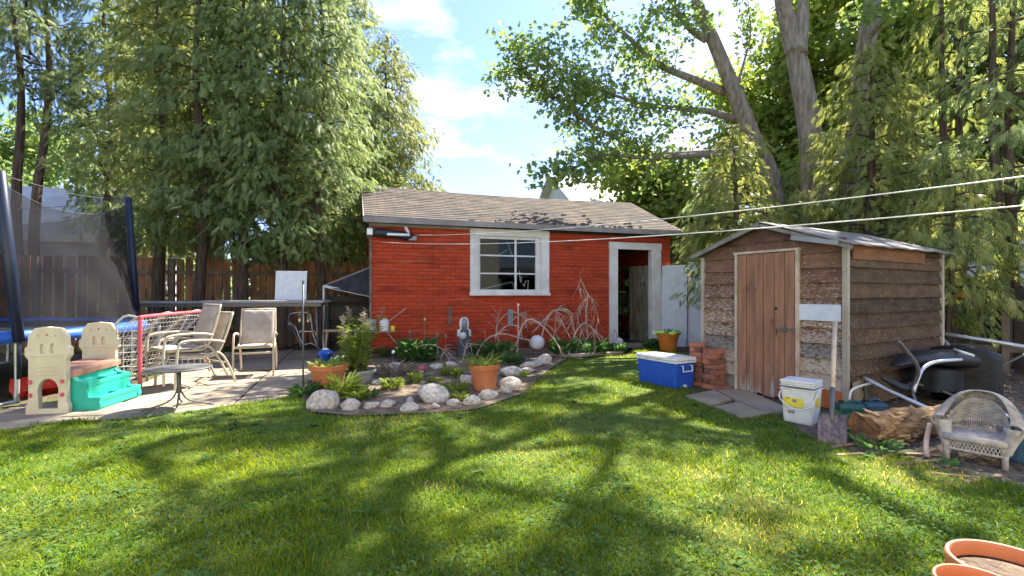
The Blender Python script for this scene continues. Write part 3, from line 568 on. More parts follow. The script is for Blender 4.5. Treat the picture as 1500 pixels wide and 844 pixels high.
def grass():
    X, Y, SC = [], [], []
    for y0, y1, dens, sc in ((1.9, 2.7, 8200, 1.0), (2.7, 3.6, 5600, 1.1), (3.6, 5, 3300, 1.25), (5, 7, 1900, 1.45), (7, 12.2, 900, 1.7)):
        A = (y1-y0)*2*(y1*1.08+1.0); x, y = rand_ground(int(A*dens), y0, y1); jx, jy = x+rg.normal(0, .02, len(x)), y+rg.normal(0, .02, len(x))
        k = inpoly(jx, jy, LAWN); th = vnoise(x, y, 2.1, 1)*.6+vnoise(x, y, 6, 2)*.4; bare = vnoise(x, y, .9, 3)
        k &= rg.random(len(x)) < np.clip(.45+1.1*th-.75*(bare > .74), .12, 1)*(1-.6*worn(x, y)); x, y = x+rg.normal(0, .035, len(x)), y+rg.normal(0, .035, len(x)); X.append(x[k]); Y.append(y[k]); SC.append(np.full(k.sum(), sc))
    x, y, sc = map(np.concatenate, (X, Y, SC)); n = len(x)
    hgt = (.018+.028*vnoise(x, y, 3.1, 5)+.02*vnoise(x, y, 9, 8))*rg.uniform(.55, 1.35, n); th = rg.uniform(0, 2*pi, n)+vnoise(x, y, 1.2, 4)*3; ln = rg.uniform(.15, 1.0, n)
    D = np.stack([np.cos(th)*ln, np.sin(th)*ln, np.ones(n)], 1); Nn = np.stack([-np.cos(th), -np.sin(th), ln*.5+.1], 1)
    var = np.clip(.20+.5*vnoise(x, y, 1.7, 6)+rg.normal(0, .16, n), 0, 1); dry = rg.random(n) < .035+.10*(vnoise(x, y, 1.1, 7) > .70)+.75*worn(x, y); var[dry] = rg.uniform(.85, 1, dry.sum())
    var = np.where(dry, var, np.minimum(var, .84))
    o = leaf_mesh('grass', np.stack([x, y, np.full(n, .012)], 1), D, Nn, hgt*(.9+.12*sc), .0042*sc*rg.uniform(.7, 1.4, n), var, 'blade', M['grass'], bend=.8)
    tag(o, kind='stuff'); print('grass', n)
grass()
def weeds():
    X, Y, = [], []
    for y0, y1, dens in ((1.9, 3.2, 1100), (3.2, 5, 420), (5, 8, 120)):
        A = (y1-y0)*2*(y1*1.08+1); x, y = rand_ground(int(A*dens), y0, y1); k = inpoly(x, y, LAWN) & (vnoise(x, y, 1.5, 21)*.7+vnoise(x, y, 4, 22)*.3+.12*(y < 2.9) > .60); X.append(x[k]); Y.append(y[k])
    x, y = map(np.concatenate, (X, Y)); n = len(x); th = rg.uniform(0, 2*pi, n)
    D = np.stack([np.cos(th), np.sin(th), rg.uniform(-.1, .5, n)], 1); Nn = np.stack([rg.normal(0, .3, n), rg.normal(0, .3, n), np.ones(n)], 1)
    Ln = rg.uniform(.010, .022, n)*(1+.08*y); z = rg.uniform(.025, .06, n)
    tag(leaf_mesh('clover', np.stack([x, y, z], 1), D, Nn, Ln, Ln*.9, rg.random(n), 'leaf', M['clover']), kind='stuff')
    # broad leaved rosettes
    m = 150; cx, cy = rand_ground(m, 2.0, 6.5, .3); k = inpoly(cx, cy, LAWN); cx, cy = cx[k], cy[k]; q = 9
    x = np.repeat(cx, q); y = np.repeat(cy, q); n = len(x); th = rg.uniform(0, 2*pi, n)
    D = np.stack([np.cos(th), np.sin(th), rg.uniform(.15, .8, n)], 1); Ln = rg.uniform(.05, .10, n)
    tag(leaf_mesh('broadleaf_weeds', np.stack([x, y, np.full(n, .02)], 1), D, np.tile([0., 0, 1], (n, 1)), Ln, Ln*.34, rg.random(n), 'leaf', M['clover'], bend=1.2), kind='stuff')
weeds()
def litter(n, xr, yr, poly, SCL):
    x = rg.uniform(*xr, n); y = rg.uniform(*yr, n)
    k = inpoly(x, y, poly); x, y = x[k], y[k]; n = len(x); th = rg.uniform(0, 2*pi, n); D = np.stack([np.cos(th), np.sin(th), rg.normal(0, .25, n)], 1); Ln = rg.uniform(.02, .07, n)*SCL
    tag(leaf_mesh('dead_leaves', np.stack([x, y, rg.uniform(.008, .03, n)], 1), D, np.stack([rg.normal(0, .5, n), rg.normal(0, .5, n), np.ones(n)], 1), Ln, Ln*rg.uniform(.2, .8, n), rg.random(n), 'leaf', leafmat('dry_leaf', (.10, .07, .045), (.34, .26, .18), None, .15)), kind='stuff')
litter(5200, (2.3, 8.5), (2.4, 7.5), [G(*p).xy[:] for p in [(1225, 640), (1245, 664), (1350, 684), (1500, 722)]]+[(4.8, 3.2), (9, 6), (8, 8), (4.4, 6.2)], 1)
litter(3600, (-3.2, 3.2), (4.5, 11.5), BED, .8)
litter(1500, (-9, -1), (7, 12), [(-11, 7.6), (-6.6, 9.3), (-2.8, 9.7), (-3.6, 11.8), (-11, 9.2)], 1)
# ------------------------------------------------------------------ trees
def trunk_mesh(name, polys, m, parent, n=10):
    mb = MB()
    for pts, rad in polys:
        c = catmull(pts, 4) if len(pts) > 2 else [Vector(p) for p in pts]; mb.tube(c, lerp(rad, len(c)), n if rad[0] > .06 else 5, cap=rad[0] > .06)
    return mb.build(name, m, parent, smooth=True, fix=False)
def fronds(seed, tips, per, spread, Lr, Wr, hang):
    r = np.random.default_rng(seed); Pt = np.array([t[0] for t in tips]); Dt = np.array([t[1] for t in tips]); n = len(Pt)*per
    Pp = np.repeat(Pt, per, 0)+r.normal(0, spread, (n, 3)); D = np.repeat(Dt, per, 0)+r.normal(0, .45, (n, 3)); D[:, 2] -= r.uniform(hang[0], hang[1], n)
    Nn = np.stack([r.normal(0, .5, n), r.normal(0, .5, n), np.ones(n)], 1); Nn += np.repeat(Dt, per, 0)*.4
    Ls = r.uniform(*Lr, n); var = np.clip(np.repeat(r.normal(.42, .2, len(Pt)), per)+r.normal(0, .14, n), 0, 1); return Pp, D, Nn, Ls, Ls*Wr*r.uniform(.8, 1.2, n), var
def cedar(name, label, x, y, zc, top, Rm, seed, m='cedar', nb=95, per=2, group=None, tr=.11, Lr=(.13, .27), hang=(.2, .9), bare=.38, lean=(0, 0), side=None, prof=None, forks=1, step=.20):
    r = random.Random(seed); t = thing(name, label, 'tree', (x, y, 0), 0, group)
    ax = lambda z: Vector((lean[0]*(z/top)+.06*sin(z*1.1+seed), lean[1]*(z/top)+.05*cos(z*.9+seed), z))
    polys = []
    for f_ in range(forks):
        o = Vector((.16*(f_-.5*(forks-1)), .05*f_, 0)); polys.append(([ax(z)+o*(1+z*.35) for z in np.linspace(0, top*.97, 9)], [tr*1.25, tr, tr*.85, tr*.7, tr*.5, tr*.3, tr*.12]))
    tips = []
    for i in range(nb):
        z = zc+(top-zc)*((i+r.random())/nb)**.92; q = (z-zc)/(top-zc); rad = Rm*((prof(q) if prof else (min(1, .62+q*1.3)*(1-q)**.55)))*r.uniform(.55, 1.22)
        a = i*2.399+r.gauss(0, .3); 
        if r.random() < .10: continue
        if side is not None and cos(a-side) < -.2 and r.random() < .6: continue
        d = Vector((cos(a), sin(a), 0)); b0 = ax(z-.12*rad); pts = [b0, b0+d*rad*.45+Vector((0, 0, .04*rad)), b0+d*rad*.8+Vector((0, 0, -.10*rad)), b0+d*rad+Vector((0, 0, -.02*rad+r.gauss(0, .08)))]
        c = catmull(pts, 4); polys.append((pts, [.012+.012*rad, .012, .006, .003]))
        ln = rad; k = 0; s = bare*rad
        while s < rad:
            p = c[min(int(s/rad*(len(c)-1)), len(c)-1)]; w_ = .30*(1-(s/rad)*.35)
            for sg in (-1, 0, 1):
                pp = p+Vector((-d.y, d.x, 0))*sg*w_*r.uniform(.5, 1.1)*min(1, rad)+Vector((0, 0, r.gauss(-.03, .05))); 
                dd_ = (d+Vector((-d.y, d.x, 0))*sg*.8+Vector((0, 0, r.uniform(-.9, .1)))).normalized()
                for u_ in (0, .5, 1.0): tips.append((pp+dd_*u_*.26+Vector((0, 0, -.05*u_*u_)), dd_))
            s += step
        
    for j in range(8): tips.append((ax(top)+Vector((r.gauss(0, .08), r.gauss(0, .08), -.12*j)), Vector((r.gauss(0, .5), r.gauss(0, .5), .9))))
    trunk_mesh('trunk', polys, M['bark_dark'], t, 8)
    a_ = fronds(seed, tips, per, .055, Lr, .80, hang); leaf_mesh('crown', *a_, 'spray', M[m], t); return t
GL = 'tall cedars growing along the fence behind the patio'
LC = [
 ('cedar_tree', 'dark double cedar behind the trampoline net with high crown and bare lower trunks', P(40, 400, 11.2), 5.8, 10.5, 1.9, 'cedar_dark', 60, dict(forks=2, bare=.3)),
 ('cedar_tree', 'cedar with slender bare trunk just left of the far trampoline pole', P(158, 400, 11.6), 2.9, 10.0, 1.2, 'cedar', 84, {}),
 ('cedar_tree', 'yellowish leafy cedar rising directly behind the hockey net', P(236, 400, 10.6), 2.35, 9.3, 1.35, 'cedar_lime', 120, {}),
 ('cedar_tree', 'cedar whose trunk stands behind the stacked sling chairs', P(293, 400, 10.25), 2.3, 9.8, 1.3, 'cedar', 115, {}),
 ('cedar_tree', 'deep green cedar left of the leaning white board', P(352, 400, 10.5), 2.25, 9.2, 1.3, 'cedar', 115, {}),
 ('cedar_tree', 'cedar whose trunk rises behind the white board on the grey table', P(410, 400, 10.6), 2.4, 9.6, 1.35, 'cedar', 115, {}),
 ('cedar_tree', 'cedar growing behind the black lean-to canopy', P(470, 400, 11.0), 2.2, 9.3, 1.4, 'cedar', 120, {}),
 ('cedar_tree', 'broad olive cedar behind the left end of the red shed, against the open sky', P(568, 400, 15.0), 1.2, 9.3, 1.5, 'cedar_lime', 150, dict(prof=lambda q: min(1, .75+q)*(1-q**4)**.6)),
 ('cedar_tree', 'tall cedar between the lean-to and the sky behind the red shed', P(508, 400, 13.6), 2.0, 10.8, 1.75, 'cedar', 130, {}),
]
for i, (n_, lab, p, zc, top, Rm, m, nb, kw) in enumerate(LC): cedar(n_, lab, p.x, p.y, zc, top, Rm, 20+i, m, nb, group=GL, **kw)
GR = 'cedars along the right side of the yard'
kw = dict(group=GR)
cedar('cedar_tree', 'cedar with drooping olive fronds directly behind the peak of the brown shed', P(1275, 0, 9.6).x, 9.6, 1.8, 6.2, 1.7, 41, 'cedar_lime', 80, hang=(.3, 1.0), **kw)
cedar('cedar_tree', 'dark green cedar leaning over the right end of the red shed roof', P(1045, 0, 13.6).x, 13.6, 1.6, 4.9, 1.35, 42, 'cedar', 60, **kw)
cedar('cedar_tree', 'low bushy cedar in the gap between the red and brown sheds', P(1075, 0, 10.0).x, 10.0, 1.3, 4.7, 1.3, 43, 'cedar_lime', 50, **kw)
cedar('cedar_tree', 'cedar with twisting bare limbs behind the right corner of the brown shed', P(1400, 0, 8.9).x, 8.9, 1.7, 8.6, 1.5, 44, 'cedar_lime', 40, forks=2, tr=.08, hang=(.3, 1.0), bare=.5, **kw)
cedar('cedar_tree', 'thin open cedar with curving bare branches above the wicker chair', P(1475, 0, 8.0).x, 8.0, 1.5, 9.0, 1.6, 45, 'cedar', 34, forks=2, tr=.08, bare=.6, **kw)
cedar('cedar_tree', 'sparse cedar at the right edge with its trunk behind the fence pickets', P(1545, 0, 7.4).x, 7.4, 1.4, 8, 1.7, 46, 'cedar', 36, bare=.5, **kw)
cedar('cedar_tree', 'full cedar filling the gap beyond the brown shed roof', P(1180, 0, 12.5).x, 12.5, 1.0, 4.8, 1.7, 47, 'cedar_lime', 70, **kw)
cedar('cedar_tree', 'shaded cedar far behind the black covered machine', P(1340, 0, 12).x, 12, .8, 5.5, 1.8, 48, 'cedar', 70, **kw)
# low drooping branch clusters of the right cedars as their own young tree
cedar('cedar_sapling', 'young cedar with bright drooping tufts beside the back corner of the brown shed', 6.15, 6.75, .95, 3.1, .85, 49, 'cedar_lime', 30, tr=.03, hang=(.5, 1.2), bare=.45, group=GR)
def maple(name, label, limbs, trunk, rad, seed, m='maple', tw=26, leaves=7, group=None, up=(), leafL=(.085, .15), trm='bark', clus=.17):
    """trunk and limbs: polylines of 3D points; twigs with leaf clusters grow along the outer part of every limb"""
    r = random.Random(seed); base = Vector(trunk[0]); base.z = 0; t = thing(name, label, 'tree', base, 0, group)
    rel = lambda ps: [Vector(p)-base for p in ps]
    tp = rel(trunk); tp[0].z = -.1; polys = [(tp, rad)]; tips = []
    for pts, r0, start, ntw, tl in limbs:
        pts = rel(pts); c = catmull(pts, 5); polys.append((pts, [r0, r0*.7, r0*.45, r0*.25, .012])); 
        for k in range(ntw):
            f_ = start+(1-start)*((k+.5)/ntw); i = f_*(len(c)-1); i0 = min(int(i), len(c)-2); p = c[i0].lerp(c[i0+1], i-i0); d0 = (c[i0+1]-c[i0]).normalized()
            d = (d0*.7+Vector((r.gauss(0, .7), r.gauss(0, .7), r.gauss(.1, .55)))).normalized(); L_ = tl*r.uniform(.5, 1.15)*(1.05-.35*f_); q = [p]
            for s in range(4): q.append(q[-1]+d*L_/4); d = (d+Vector((r.gauss(0, .25), r.gauss(0, .25), r.gauss(-.02, .22)))).normalized()
            polys.append((q, [.016, .010, .004]))
            for s in range(1, 5):
                for e in range(leaves//2 if s < 3 else leaves): tips.append((q[s]+Vector((r.gauss(0, clus), r.gauss(0, clus), r.gauss(-.04, clus*.7))), d))
    trunk_mesh('trunk', polys, M[trm], t, 12)
    q = np.random.default_rng(seed); Pt = np.array([p for p, d in tips]); n = len(Pt); D = np.stack([q.normal(0, 1, n), q.normal(0, 1, n), q.uniform(-1.3, .1, n)], 1); Nn = np.stack([q.normal(0, .6, n), q.normal(0, .6, n), np.ones(n)], 1)
    Ls = q.uniform(*leafL, n); leaf_mesh('crown', Pt, D, Nn, Ls, Ls*.95, np.clip(q.normal(.42, .24, n), 0, 1), 'maple', M[m], t); return t
def px(seq, Ys):
    Y = lerp(Ys, len(seq)); return [P(x, y, yy) for (x, y), yy in zip(seq, Y)]
def gen_limbs(rr, node, n, length, zr, y_bias=0, ntw=15, r0=.11, tl=1.0, amin=0, amax=2*pi, start=.35):
    out = []
    for i in range(n):
        a = amin+(amax-amin)*(i+rr.random())/n; p = Vector(node)+Vector((0, 0, rr.uniform(-.4, .9))); d = Vector((cos(a), sin(a)+y_bias, rr.uniform(*zr))).normalized(); q = [p]; L_ = length*rr.uniform(.7, 1.15)
        for s in range(4): q.append(q[-1]+d*L_/4); d = (d+Vector((rr.gauss(0, .16), rr.gauss(0, .16), rr.gauss(-.02, .12)))).normalized()
        out.append((q, r0, start, ntw, tl))
    return out
YA = 12.6; rr = random.Random(3)
trA = px([(1150, 420), (1135, 290), (1103, 205), (1078, 140), (1045, 60), (1020, 0), (1000, -90), (985, -230)], [YA, YA-.3, YA-.6])
LA = [
 (px([(1090, 178), (1037, 163), (1011, 161), (943, 152), (890, 136), (844, 114), (776, 76)], [YA, YA-.8, YA-1.6]), .10, .25, 44, 1.2),
 (px([(1062, 135), (1015, 116), (965, 95), (927, 61), (890, 27), (863, 0), (830, -40)], [YA, YA-.6, YA-1.2]), .12, .2, 44, 1.2),
 (px([(1115, 226), (1053, 224), (965, 227), (927, 212), (871, 186), (825, 152), (787, 121), (752, 90)], [YA-.2, YA-1, YA-2]), .12, .3, 54, 1.15),
 (px([(1115, 226), (1053, 226), (946, 231), (882, 227), (845, 245), (800, 250)], [YA-.3, YA-1.4, YA-2.2]), .09, .35, 24, .9),
 (px([(1034, 57), (1011, 42), (988, 8), (965, -60), (930, -140)], [YA-.4, YA-.8, YA-1.6]), .11, .2, 26, 1.2),
 (px([(1075, 140), (1090, 90), (1100, 40), (1090, -30)], [YA-.2, YA+.5, YA+1]), .05, .4, 10, .8),
]
LA += gen_limbs(rr, trA[-2], 3, 3.6, (.1, .7), 0, 15, .10, 1.0)+gen_limbs(rr, trA[-1], 3, 3.2, (.2, .9), 0, 15, .08, 1.2)
maple('maple_tree', 'large maple leaning left with long mossy limbs reaching over the red shed roof', LA, trA, [.30, .25, .215, .19, .16, .13, .11, .065], 51, leaves=13)
YB = 11.3
trB = px([(1200, 420), (1190, 240), (1176, 130), (1158, 50), (1146, 0), (1135, -80), (1120, -260)], [YB, YB, YB-.4]); fk = px([(1166, 80), (1175, 30), (1178, -40), (1190, -200)], [YB-.1, YB+.1, YB+.3])
rr = random.Random(8)
LB = [(fk, .24, .7, 8, 1)]+gen_limbs(rr, trB[-2]+Vector((0, 0, .3)), 3, 4.4, (.15, .6), -.25, 13, .11, 1.0)+gen_limbs(rr, trB[-1], 4, 4.2, (.1, .8), 0, 12, .09, 1.0)+gen_limbs(rr, fk[-1], 2, 3.2, (.2, .8), 0, 15, .08, 1.2)
maple('maple_tree', 'upright maple with thick forked grey trunk behind the brown shed', LB, trB, [.29, .255, .235, .20, .165, .125, .075], 52, leaves=13)
YC = 12.2; rr = random.Random(12)
trC = px([(1235, 420), (1246, 260), (1262, 110), (1276, 20), (1284, -80), (1300, -260)], [YC, YC, YC-.4])
LCm = gen_limbs(rr, trC[-2], 3, 4.2, (.15, .6), -.2, 13, .11, 1.0)+gen_limbs(rr, trC[-1], 3, 4.0, (.2, .8), 0, 12, .09, 1.0)+[(px([(1268, 60), (1300, 20), (1330, -40)], [YC, YC-1, YC-2]), .1, .4, 10, 1)]
maple('maple_tree', 'third maple trunk rising behind the olive cedar at upper right', LCm, trC, [.26, .245, .23, .19, .15, .08], 53, leaves=13)
# trees farther off
def far_tree(lab, x, y, zc, top, Rm, seed, m, nl=9, ntw=22, g='leafy trees beyond the yard'):
    rr = random.Random(seed); tr_ = [Vector((x, y, 0)), Vector((x+.2, y, zc)), Vector((x-.1, y, (zc+top)/2)), Vector((x, y, top*.9))]; LL = []
    for k in range(4): LL += gen_limbs(rr, (x, y, zc+(top-zc)*(.05+.24*k)), nl, Rm*(1-.13*k), (.0, .7), 0, ntw, .09, Rm*.42, start=.3)
    maple('leafy_tree', lab, LL, tr_, [.3, .24, .15, .05], seed, m, leaves=6, group=g, leafL=(.16, .28), clus=.3)
far_tree('bright lime leafed tree beyond the red shed roof between maple limbs', 5.4, 19.5, 2.4, 6.6, 2.6, 61, 'lime_leaf', nl=7, ntw=16)
far_tree('pale green tree standing far behind between the leaning maple and the forked maple', 10.6, 20, 3, 10.4, 3.6, 62, 'lime_leaf')
far_tree('pale green tree far behind the brown shed at upper right', 16, 20, 2.5, 10.5, 4.2, 63, 'maple')
far_tree('light green tree beyond the fence at the far right edge', 21.5, 19, 1.5, 9, 4.4, 64, 'maple')
far_tree('yellow green tree topping out above the cedars at upper left', -10.3, 16.5, 3, 12, 3.6, 65, 'lime_leaf')
far_tree('leafy tree low behind the neighbouring garage at far left', -21, 19, 1.5, 7.5, 4.4, 66, 'maple')
far_tree('leafy tree hidden beyond the middle of the board fence', -6.8, 20, .8, 6.5, 3.6, 67, 'maple')
far_tree('tall light green tree filling the sky between the forked maple and the right cedars', 12.2, 17.5, 4, 13.5, 3.6, 68, 'lime_leaf', nl=10, ntw=24)
far_tree('tall leafy tree behind the thin cedars at the upper right corner', 17.5, 16.5, 3, 13.5, 4.2, 69, 'maple', nl=10, ntw=24)
def woods(name, spots, seed, hmax, m):
    q = np.random.default_rng(seed); A = []
    for (x, y, r_, h_) in spots:
        n = int(700*r_*h_/6); th = q.uniform(0, 2*pi, n); z = q.uniform(0, 1, n)**.8*h_; rad = r_*np.sqrt(np.maximum(0, 1-(z/h_)**2.2))*q.uniform(.6, 1.05, n); A.append(np.stack([x+rad*np.cos(th), y+rad*np.sin(th), z], 1))
    A = np.concatenate(A); n = len(A); A += q.normal(0, .12, A.shape); D = np.stack([q.normal(0, 1, n), q.normal(0, 1, n), q.uniform(-1, .2, n)], 1); Ls = q.uniform(.22, .42, n)
    tag(leaf_mesh(name, A, D, np.stack([q.normal(0, .5, n), q.normal(0, .5, n), np.ones(n)], 1), Ls, Ls, q.random(n), 'maple', M[m]), kind='stuff')
q = random.Random(5)
woods('distant_woods', [(-34+i*3.1+q.uniform(-1, 1), 30+q.uniform(-3, 4), 3.2, q.uniform(3.5, 6)) for i in range(27)], 71, 6, 'maple')
woods('undergrowth', [(6.2+i*.9+q.uniform(-.3, .3), 12.6-.25*i+q.uniform(-1, 1), 1.0, q.uniform(.9, 1.8)) for i in range(9)]+[(3.6+i*.8, 13.6+q.uniform(-.4, .4), .9, q.uniform(1.2, 2.0)) for i in range(5)]+[(-15+i*1.1, 9.4+.3*i, .8, q.uniform(.5, 1.3)) for i in range(9)], 72, 2, 'cedar_dark')
# ------------------------------------------------------------------ trampoline
TC = Vector((-7.75, 6.25, 0)); TR = 2.4; PADZ = .79
tm = thing('trampoline', 'large trampoline with blue pad, black padded poles and a sagging grey net', 'trampoline', TC)
pp = [G(40, 597)-TC]; pf = Vector((-6.45, 8.35, 0))-TC
a0 = math.atan2(pp[0].y, pp[0].x); a1 = math.atan2(pf.y, pf.x)
angs = [a0, a1, a1+(a1-a0), a0-(a1-a0)]
mb = MB(); mb.tube([(TR*cos(a), TR*sin(a), PADZ-.05) for a in np.linspace(0, 2*pi, 49)], .026, 8); mb.build('frame_ring', M['galv'], tm, smooth=True)
mb = MB(); n_ = 96
prof = [(TR-.34, .0), (TR-.30, .03), (TR-.02, .035), (TR+.03, .01), (TR+.035, -.09), (TR+.02, -.09), (TR, -.02), (TR-.34, -.015)]
mb.lathe([(r, PADZ+z) for r, z in prof], n_, close=True); o = mb.build('pad', M['tarpblue'], tm, smooth=True)
for v in o.data.vertices: v.co.z += .012*sin(v.co.x*9)*cos(v.co.y*8)
mb = MB(); mb.lathe([(TR-.33, PADZ-.01), (TR-.33, PADZ-.016)], 64); mb.build('jumping_mat', M['blackfab'], tm)
for a in angs:
    c, s = cos(a), sin(a); rd = Vector((c, s, 0)); tg = Vector((-s, c, 0))
    for q in (-.0,):
        mb = MB(); b = rd*TR; mb.tube(catmull([b+Vector((0, 0, PADZ-.05)), b+Vector((0, 0, .12)), b-rd*.03+Vector((0, 0, .04))-tg*.06, b-rd*.06-tg*.85+Vector((0, 0, .03)), b-tg*.92+Vector((0, 0, .10)), b-tg*.93+Vector((0, 0, PADZ-.05))], 6), .024, 8)
        mb.build('leg', M['galv'], tm, smooth=True)
    b = rd*(TR+.05); top = b+rd*.05+Vector((0, 0, 2.62 if a != a1 else 2.85))
    if a == a0: top = Vector(P(0, 252, 5.25))-TC
    if a == a1: top = Vector(P(187, 290, 8.4))-TC
    mb = MB(); mb.tube([b+Vector((0, 0, .3)), b+Vector((0, 0, .9))], .02, 8); mb.tube([b+Vector((0, 0, .72)), b.lerp(top, .5)+Vector((0, 0, .35)), top, top+Vector((0, 0, .02))], [.05, .056, .052, .03], 12)
    mb.build('pole', M['foam'], tm, smooth=True)
    if a == a0: T0 = top
    if a == a1: T1 = top
# net between poles
def net_panel(p0, p1, A0, A1, seed):
    nx, nz = 40, 22; mb = MB(); vs = []
    for i in range(nx+1):
        t = i/nx; sag = 4*t*(1-t); e = p0.lerp(p1, t); aa = A0+(A1-A0)*t; g = Vector(((TR-.06)*cos(aa), (TR-.06)*sin(aa), PADZ+.02))
        tp = e+Vector((0, 0, -.12-.24*sag)); tp.x *= .995
        for j in range(nz+1):
            q = j/nz; p = g.lerp(tp, q); rd = Vector((p.x, p.y, 0)).normalized(); flat = p0.lerp(p1, t)
            w_ = .05*sin(t*23+q*5+seed)*sag*(1-q*.6)+.03*sin(t*9-q*11+seed); p = p+rd*w_
            vs.append(p)
    mb.add(vs, [(i*(nz+1)+j, (i+1)*(nz+1)+j, (i+1)*(nz+1)+j+1, i*(nz+1)+j+1) for i in range(nx) for j in range(nz)])
    return mb
T2 = Vector(((TR+.1)*cos(angs[2]), (TR+.1)*sin(angs[2]), 2.65)); T3 = Vector(((TR+.1)*cos(angs[3]), (TR+.1)*sin(angs[3]), 2.65))
for k, (p, q, x, y) in enumerate(((T0, T1, a0, a1), (T1, T2, a1, angs[2]), (T3, T0, angs[3], a0), (T2, T3, angs[2], angs[3]+2*pi))):
    net_panel(p, q, x, y, k).build('net', M['net'], tm, smooth=True, fix=False)
    mb = MB(); mb.tube(catmull([p+Vector((0, 0, -.03)), p.lerp(q, .5)+Vector((0, 0, -.10)), q+Vector((0, 0, -.03))], 6), .005, 5)
    mb.tube([p.lerp(q, t)+Vector((0, 0, -.12-.24*4*t*(1-t))) for t in np.linspace(0, 1, 14)], .004, 5); mb.build('cord', M['greymetal'], tm)
# red sled under it
mb = MB(); L_, W_ = .55, .30; vs = []
for i in range(9):
    x = -L_/2+L_*i/8
    for j, (y, z) in enumerate(((-.5, .16), (-.46, .17), (-.36, .03), (0, .015), (.36, .03), (.46, .17), (.5, .16))): vs.append((x, y*W_, z+.14*max(0, (i-5)/3)**2))
mb.add(vs, [(i*7+j, i*7+j+1, (i+1)*7+j+1, (i+1)*7+j) for i in range(8) for j in range(6)])
o = mb.build('sled', M['red'], solid=.012, smooth=True); p = G(12, 590); o.location = (p.x-.1, p.y+.5, .01); o.rotation_euler = (R(25), 0, R(70)); tag(o, 'red plastic sled lying under the trampoline', 'sled')
# ------------------------------------------------------------------ toddler climber
p0 = G(37, 609); ca = R(9); cl = thing('toddler_climber', 'cream plastic toddler climber with brown deck and teal steps', 'play set', p0, ca)
def climber_panel(hole=True):
    mb = MB(); n = 14
    out = [(.0, 0), (.50, 0), (.50, .09), (.475, .13), (.475, .55), (.515, .59), (.515, .67), (.485, .69), (.475, .79), (.41, .865), (.25, .88), (.10, .865), (.03, .79), (.02, .69), (-.01, .67), (-.01, .59), (.03, .55), (.03, .13), (.0, .09)]
    bm = bmesh.new(); front = [bm.verts.new((u, 0, z)) for u, z in out]; es = [bm.edges.new((front[i], front[(i+1) % len(front)])) for i in range(len(front))]
    holes = []
    if hole: holes.append([(.15, .06), (.37, .06), (.38, .24)]+[(.26+.12*cos(a), .24+.12*sin(a)) for a in np.linspace(.2, pi-.2, 9)]+[(.14, .24)])
    for hx_ in (.19, .31): holes.append([(hx_+.026*cos(a), .655+.058*sin(a)) for a in np.linspace(0, 2*pi, 10, endpoint=False)])
    for h_ in holes:
        vv = [bm.verts.new((u, 0, z)) for u, z in h_]; es += [bm.edges.new((vv[i], vv[(i+1) % len(vv)])) for i in range(len(vv))]
    bmesh.ops.triangle_fill(bm, edges=es, use_beauty=True); r = bmesh.ops.extrude_face_region(bm, geom=bm.faces[:]); bmesh.ops.translate(bm, verts=[v for v in r['geom'] if isinstance(v, bmesh.types.BMVert)], vec=(0, .085, 0))
    bmesh.ops.recalc_face_normals(bm, faces=bm.faces); me = bpy.data.meshes.new('panel'); bm.to_mesh(me); bm.free(); me.materials.append(M['cream']); o = bpy.data.objects.new('panel', me); COL.objects.link(o); o.parent = cl
    m_ = o.modifiers.new('b', 'BEVEL'); m_.width = .009; m_.segments = 3; m_.limit_method = 'ANGLE'
    # raised ribs and grooves
    mb = MB()
    for z in (.40, .44, .48): mb.box((.25, -.004, z), (.24, .01, .008))
    mb.box((.255, -.006, .60), (.50, .014, .03)); g = mb.build('moulding', M['cream'], o, bevel=.003)
    mb = MB(); mb.box((.25, .045, .655), (.22, .03, .16)); mb.build('recess', M['cream'], o)
    mb = MB()
    for (u, z) in ((.25, .80), (.15, .79), (.35, .79)): mb.tube([(u, -.004, z), (u, .004, z)], .012 if u == .25 else .008, 8)
    for (u) in (.06, .43):
        for z in ((.20, .33) if hole else ()): mb.tube([(u, -.02, z), (u, 0, z)], .022, 12)
    mb.build('cap', M['pinkred'] if hole else M['greymetal'], o, smooth=False); return o
cl.scale = (.78, .72, 1.03); climber_panel(); b_ = climber_panel(False); b_.location = (-.06, 1.16, 0); b_.rotation_euler.z = R(4)
mb = MB(); mb.add([(.02, .08, .44), (.50, .08, .42), (.52, 1.18, .45), (.0, 1.18, .46), (.02, .08, .37), (.50, .08, .35), (.52, 1.18, .38), (.0, 1.18, .39)], [(0, 1, 2, 3), (7, 6, 5, 4), (0, 4, 5, 1), (1, 5, 6, 2), (2, 6, 7, 3), (3, 7, 4, 0)]); mb.build('deck', M['deckbrown'], cl, bevel=.015)
mb = MB(); y0, y1 = .10, 1.12
side = [(.44, .0), (.98, .0), (1.02, .05), (.98, .15), (.80, .15), (.74, .30), (.58, .32), (.50, .37), (.44, .37)]
for y in (y0, y1-.10): mb.prism(side, lambda u, v, q, y=y: Vector((u, y+q, v)), .10)
mb.prism([(.46, .34), (.56, .31), (.56, .26), (.46, .26)], lambda u, v, q: Vector((u, y0+.02+q, v)), y1-y0-.04)
for (u0, u1, z, th) in ((.55, .79, .275, .05), (.74, 1.0, .125, .05)):
    mb.box(((u0+u1)/2, (y0+y1)/2, z-.015), (u1-u0, y1-y0-.02, .03)); mb.box((u1-.02, (y0+y1)/2, z), (.05, y1-y0-.02, th)); mb.box((u0+.015, (y0+y1)/2, z+.01), (.03, y1-y0-.02, th))
    mb.box(((u0+u1)/2, (y0+y1)/2, z+.008), (u1-u0-.02, .09, .05))
mb.box((.50, (y0+y1)/2, .22), (.03, y1-y0-.04, .30)); mb.box((.77, (y0+y1)/2, .17), (.03, y1-y0-.04, .16)); mb.box((.975, (y0+y1)/2, .07), (.03, y1-y0-.04, .10))
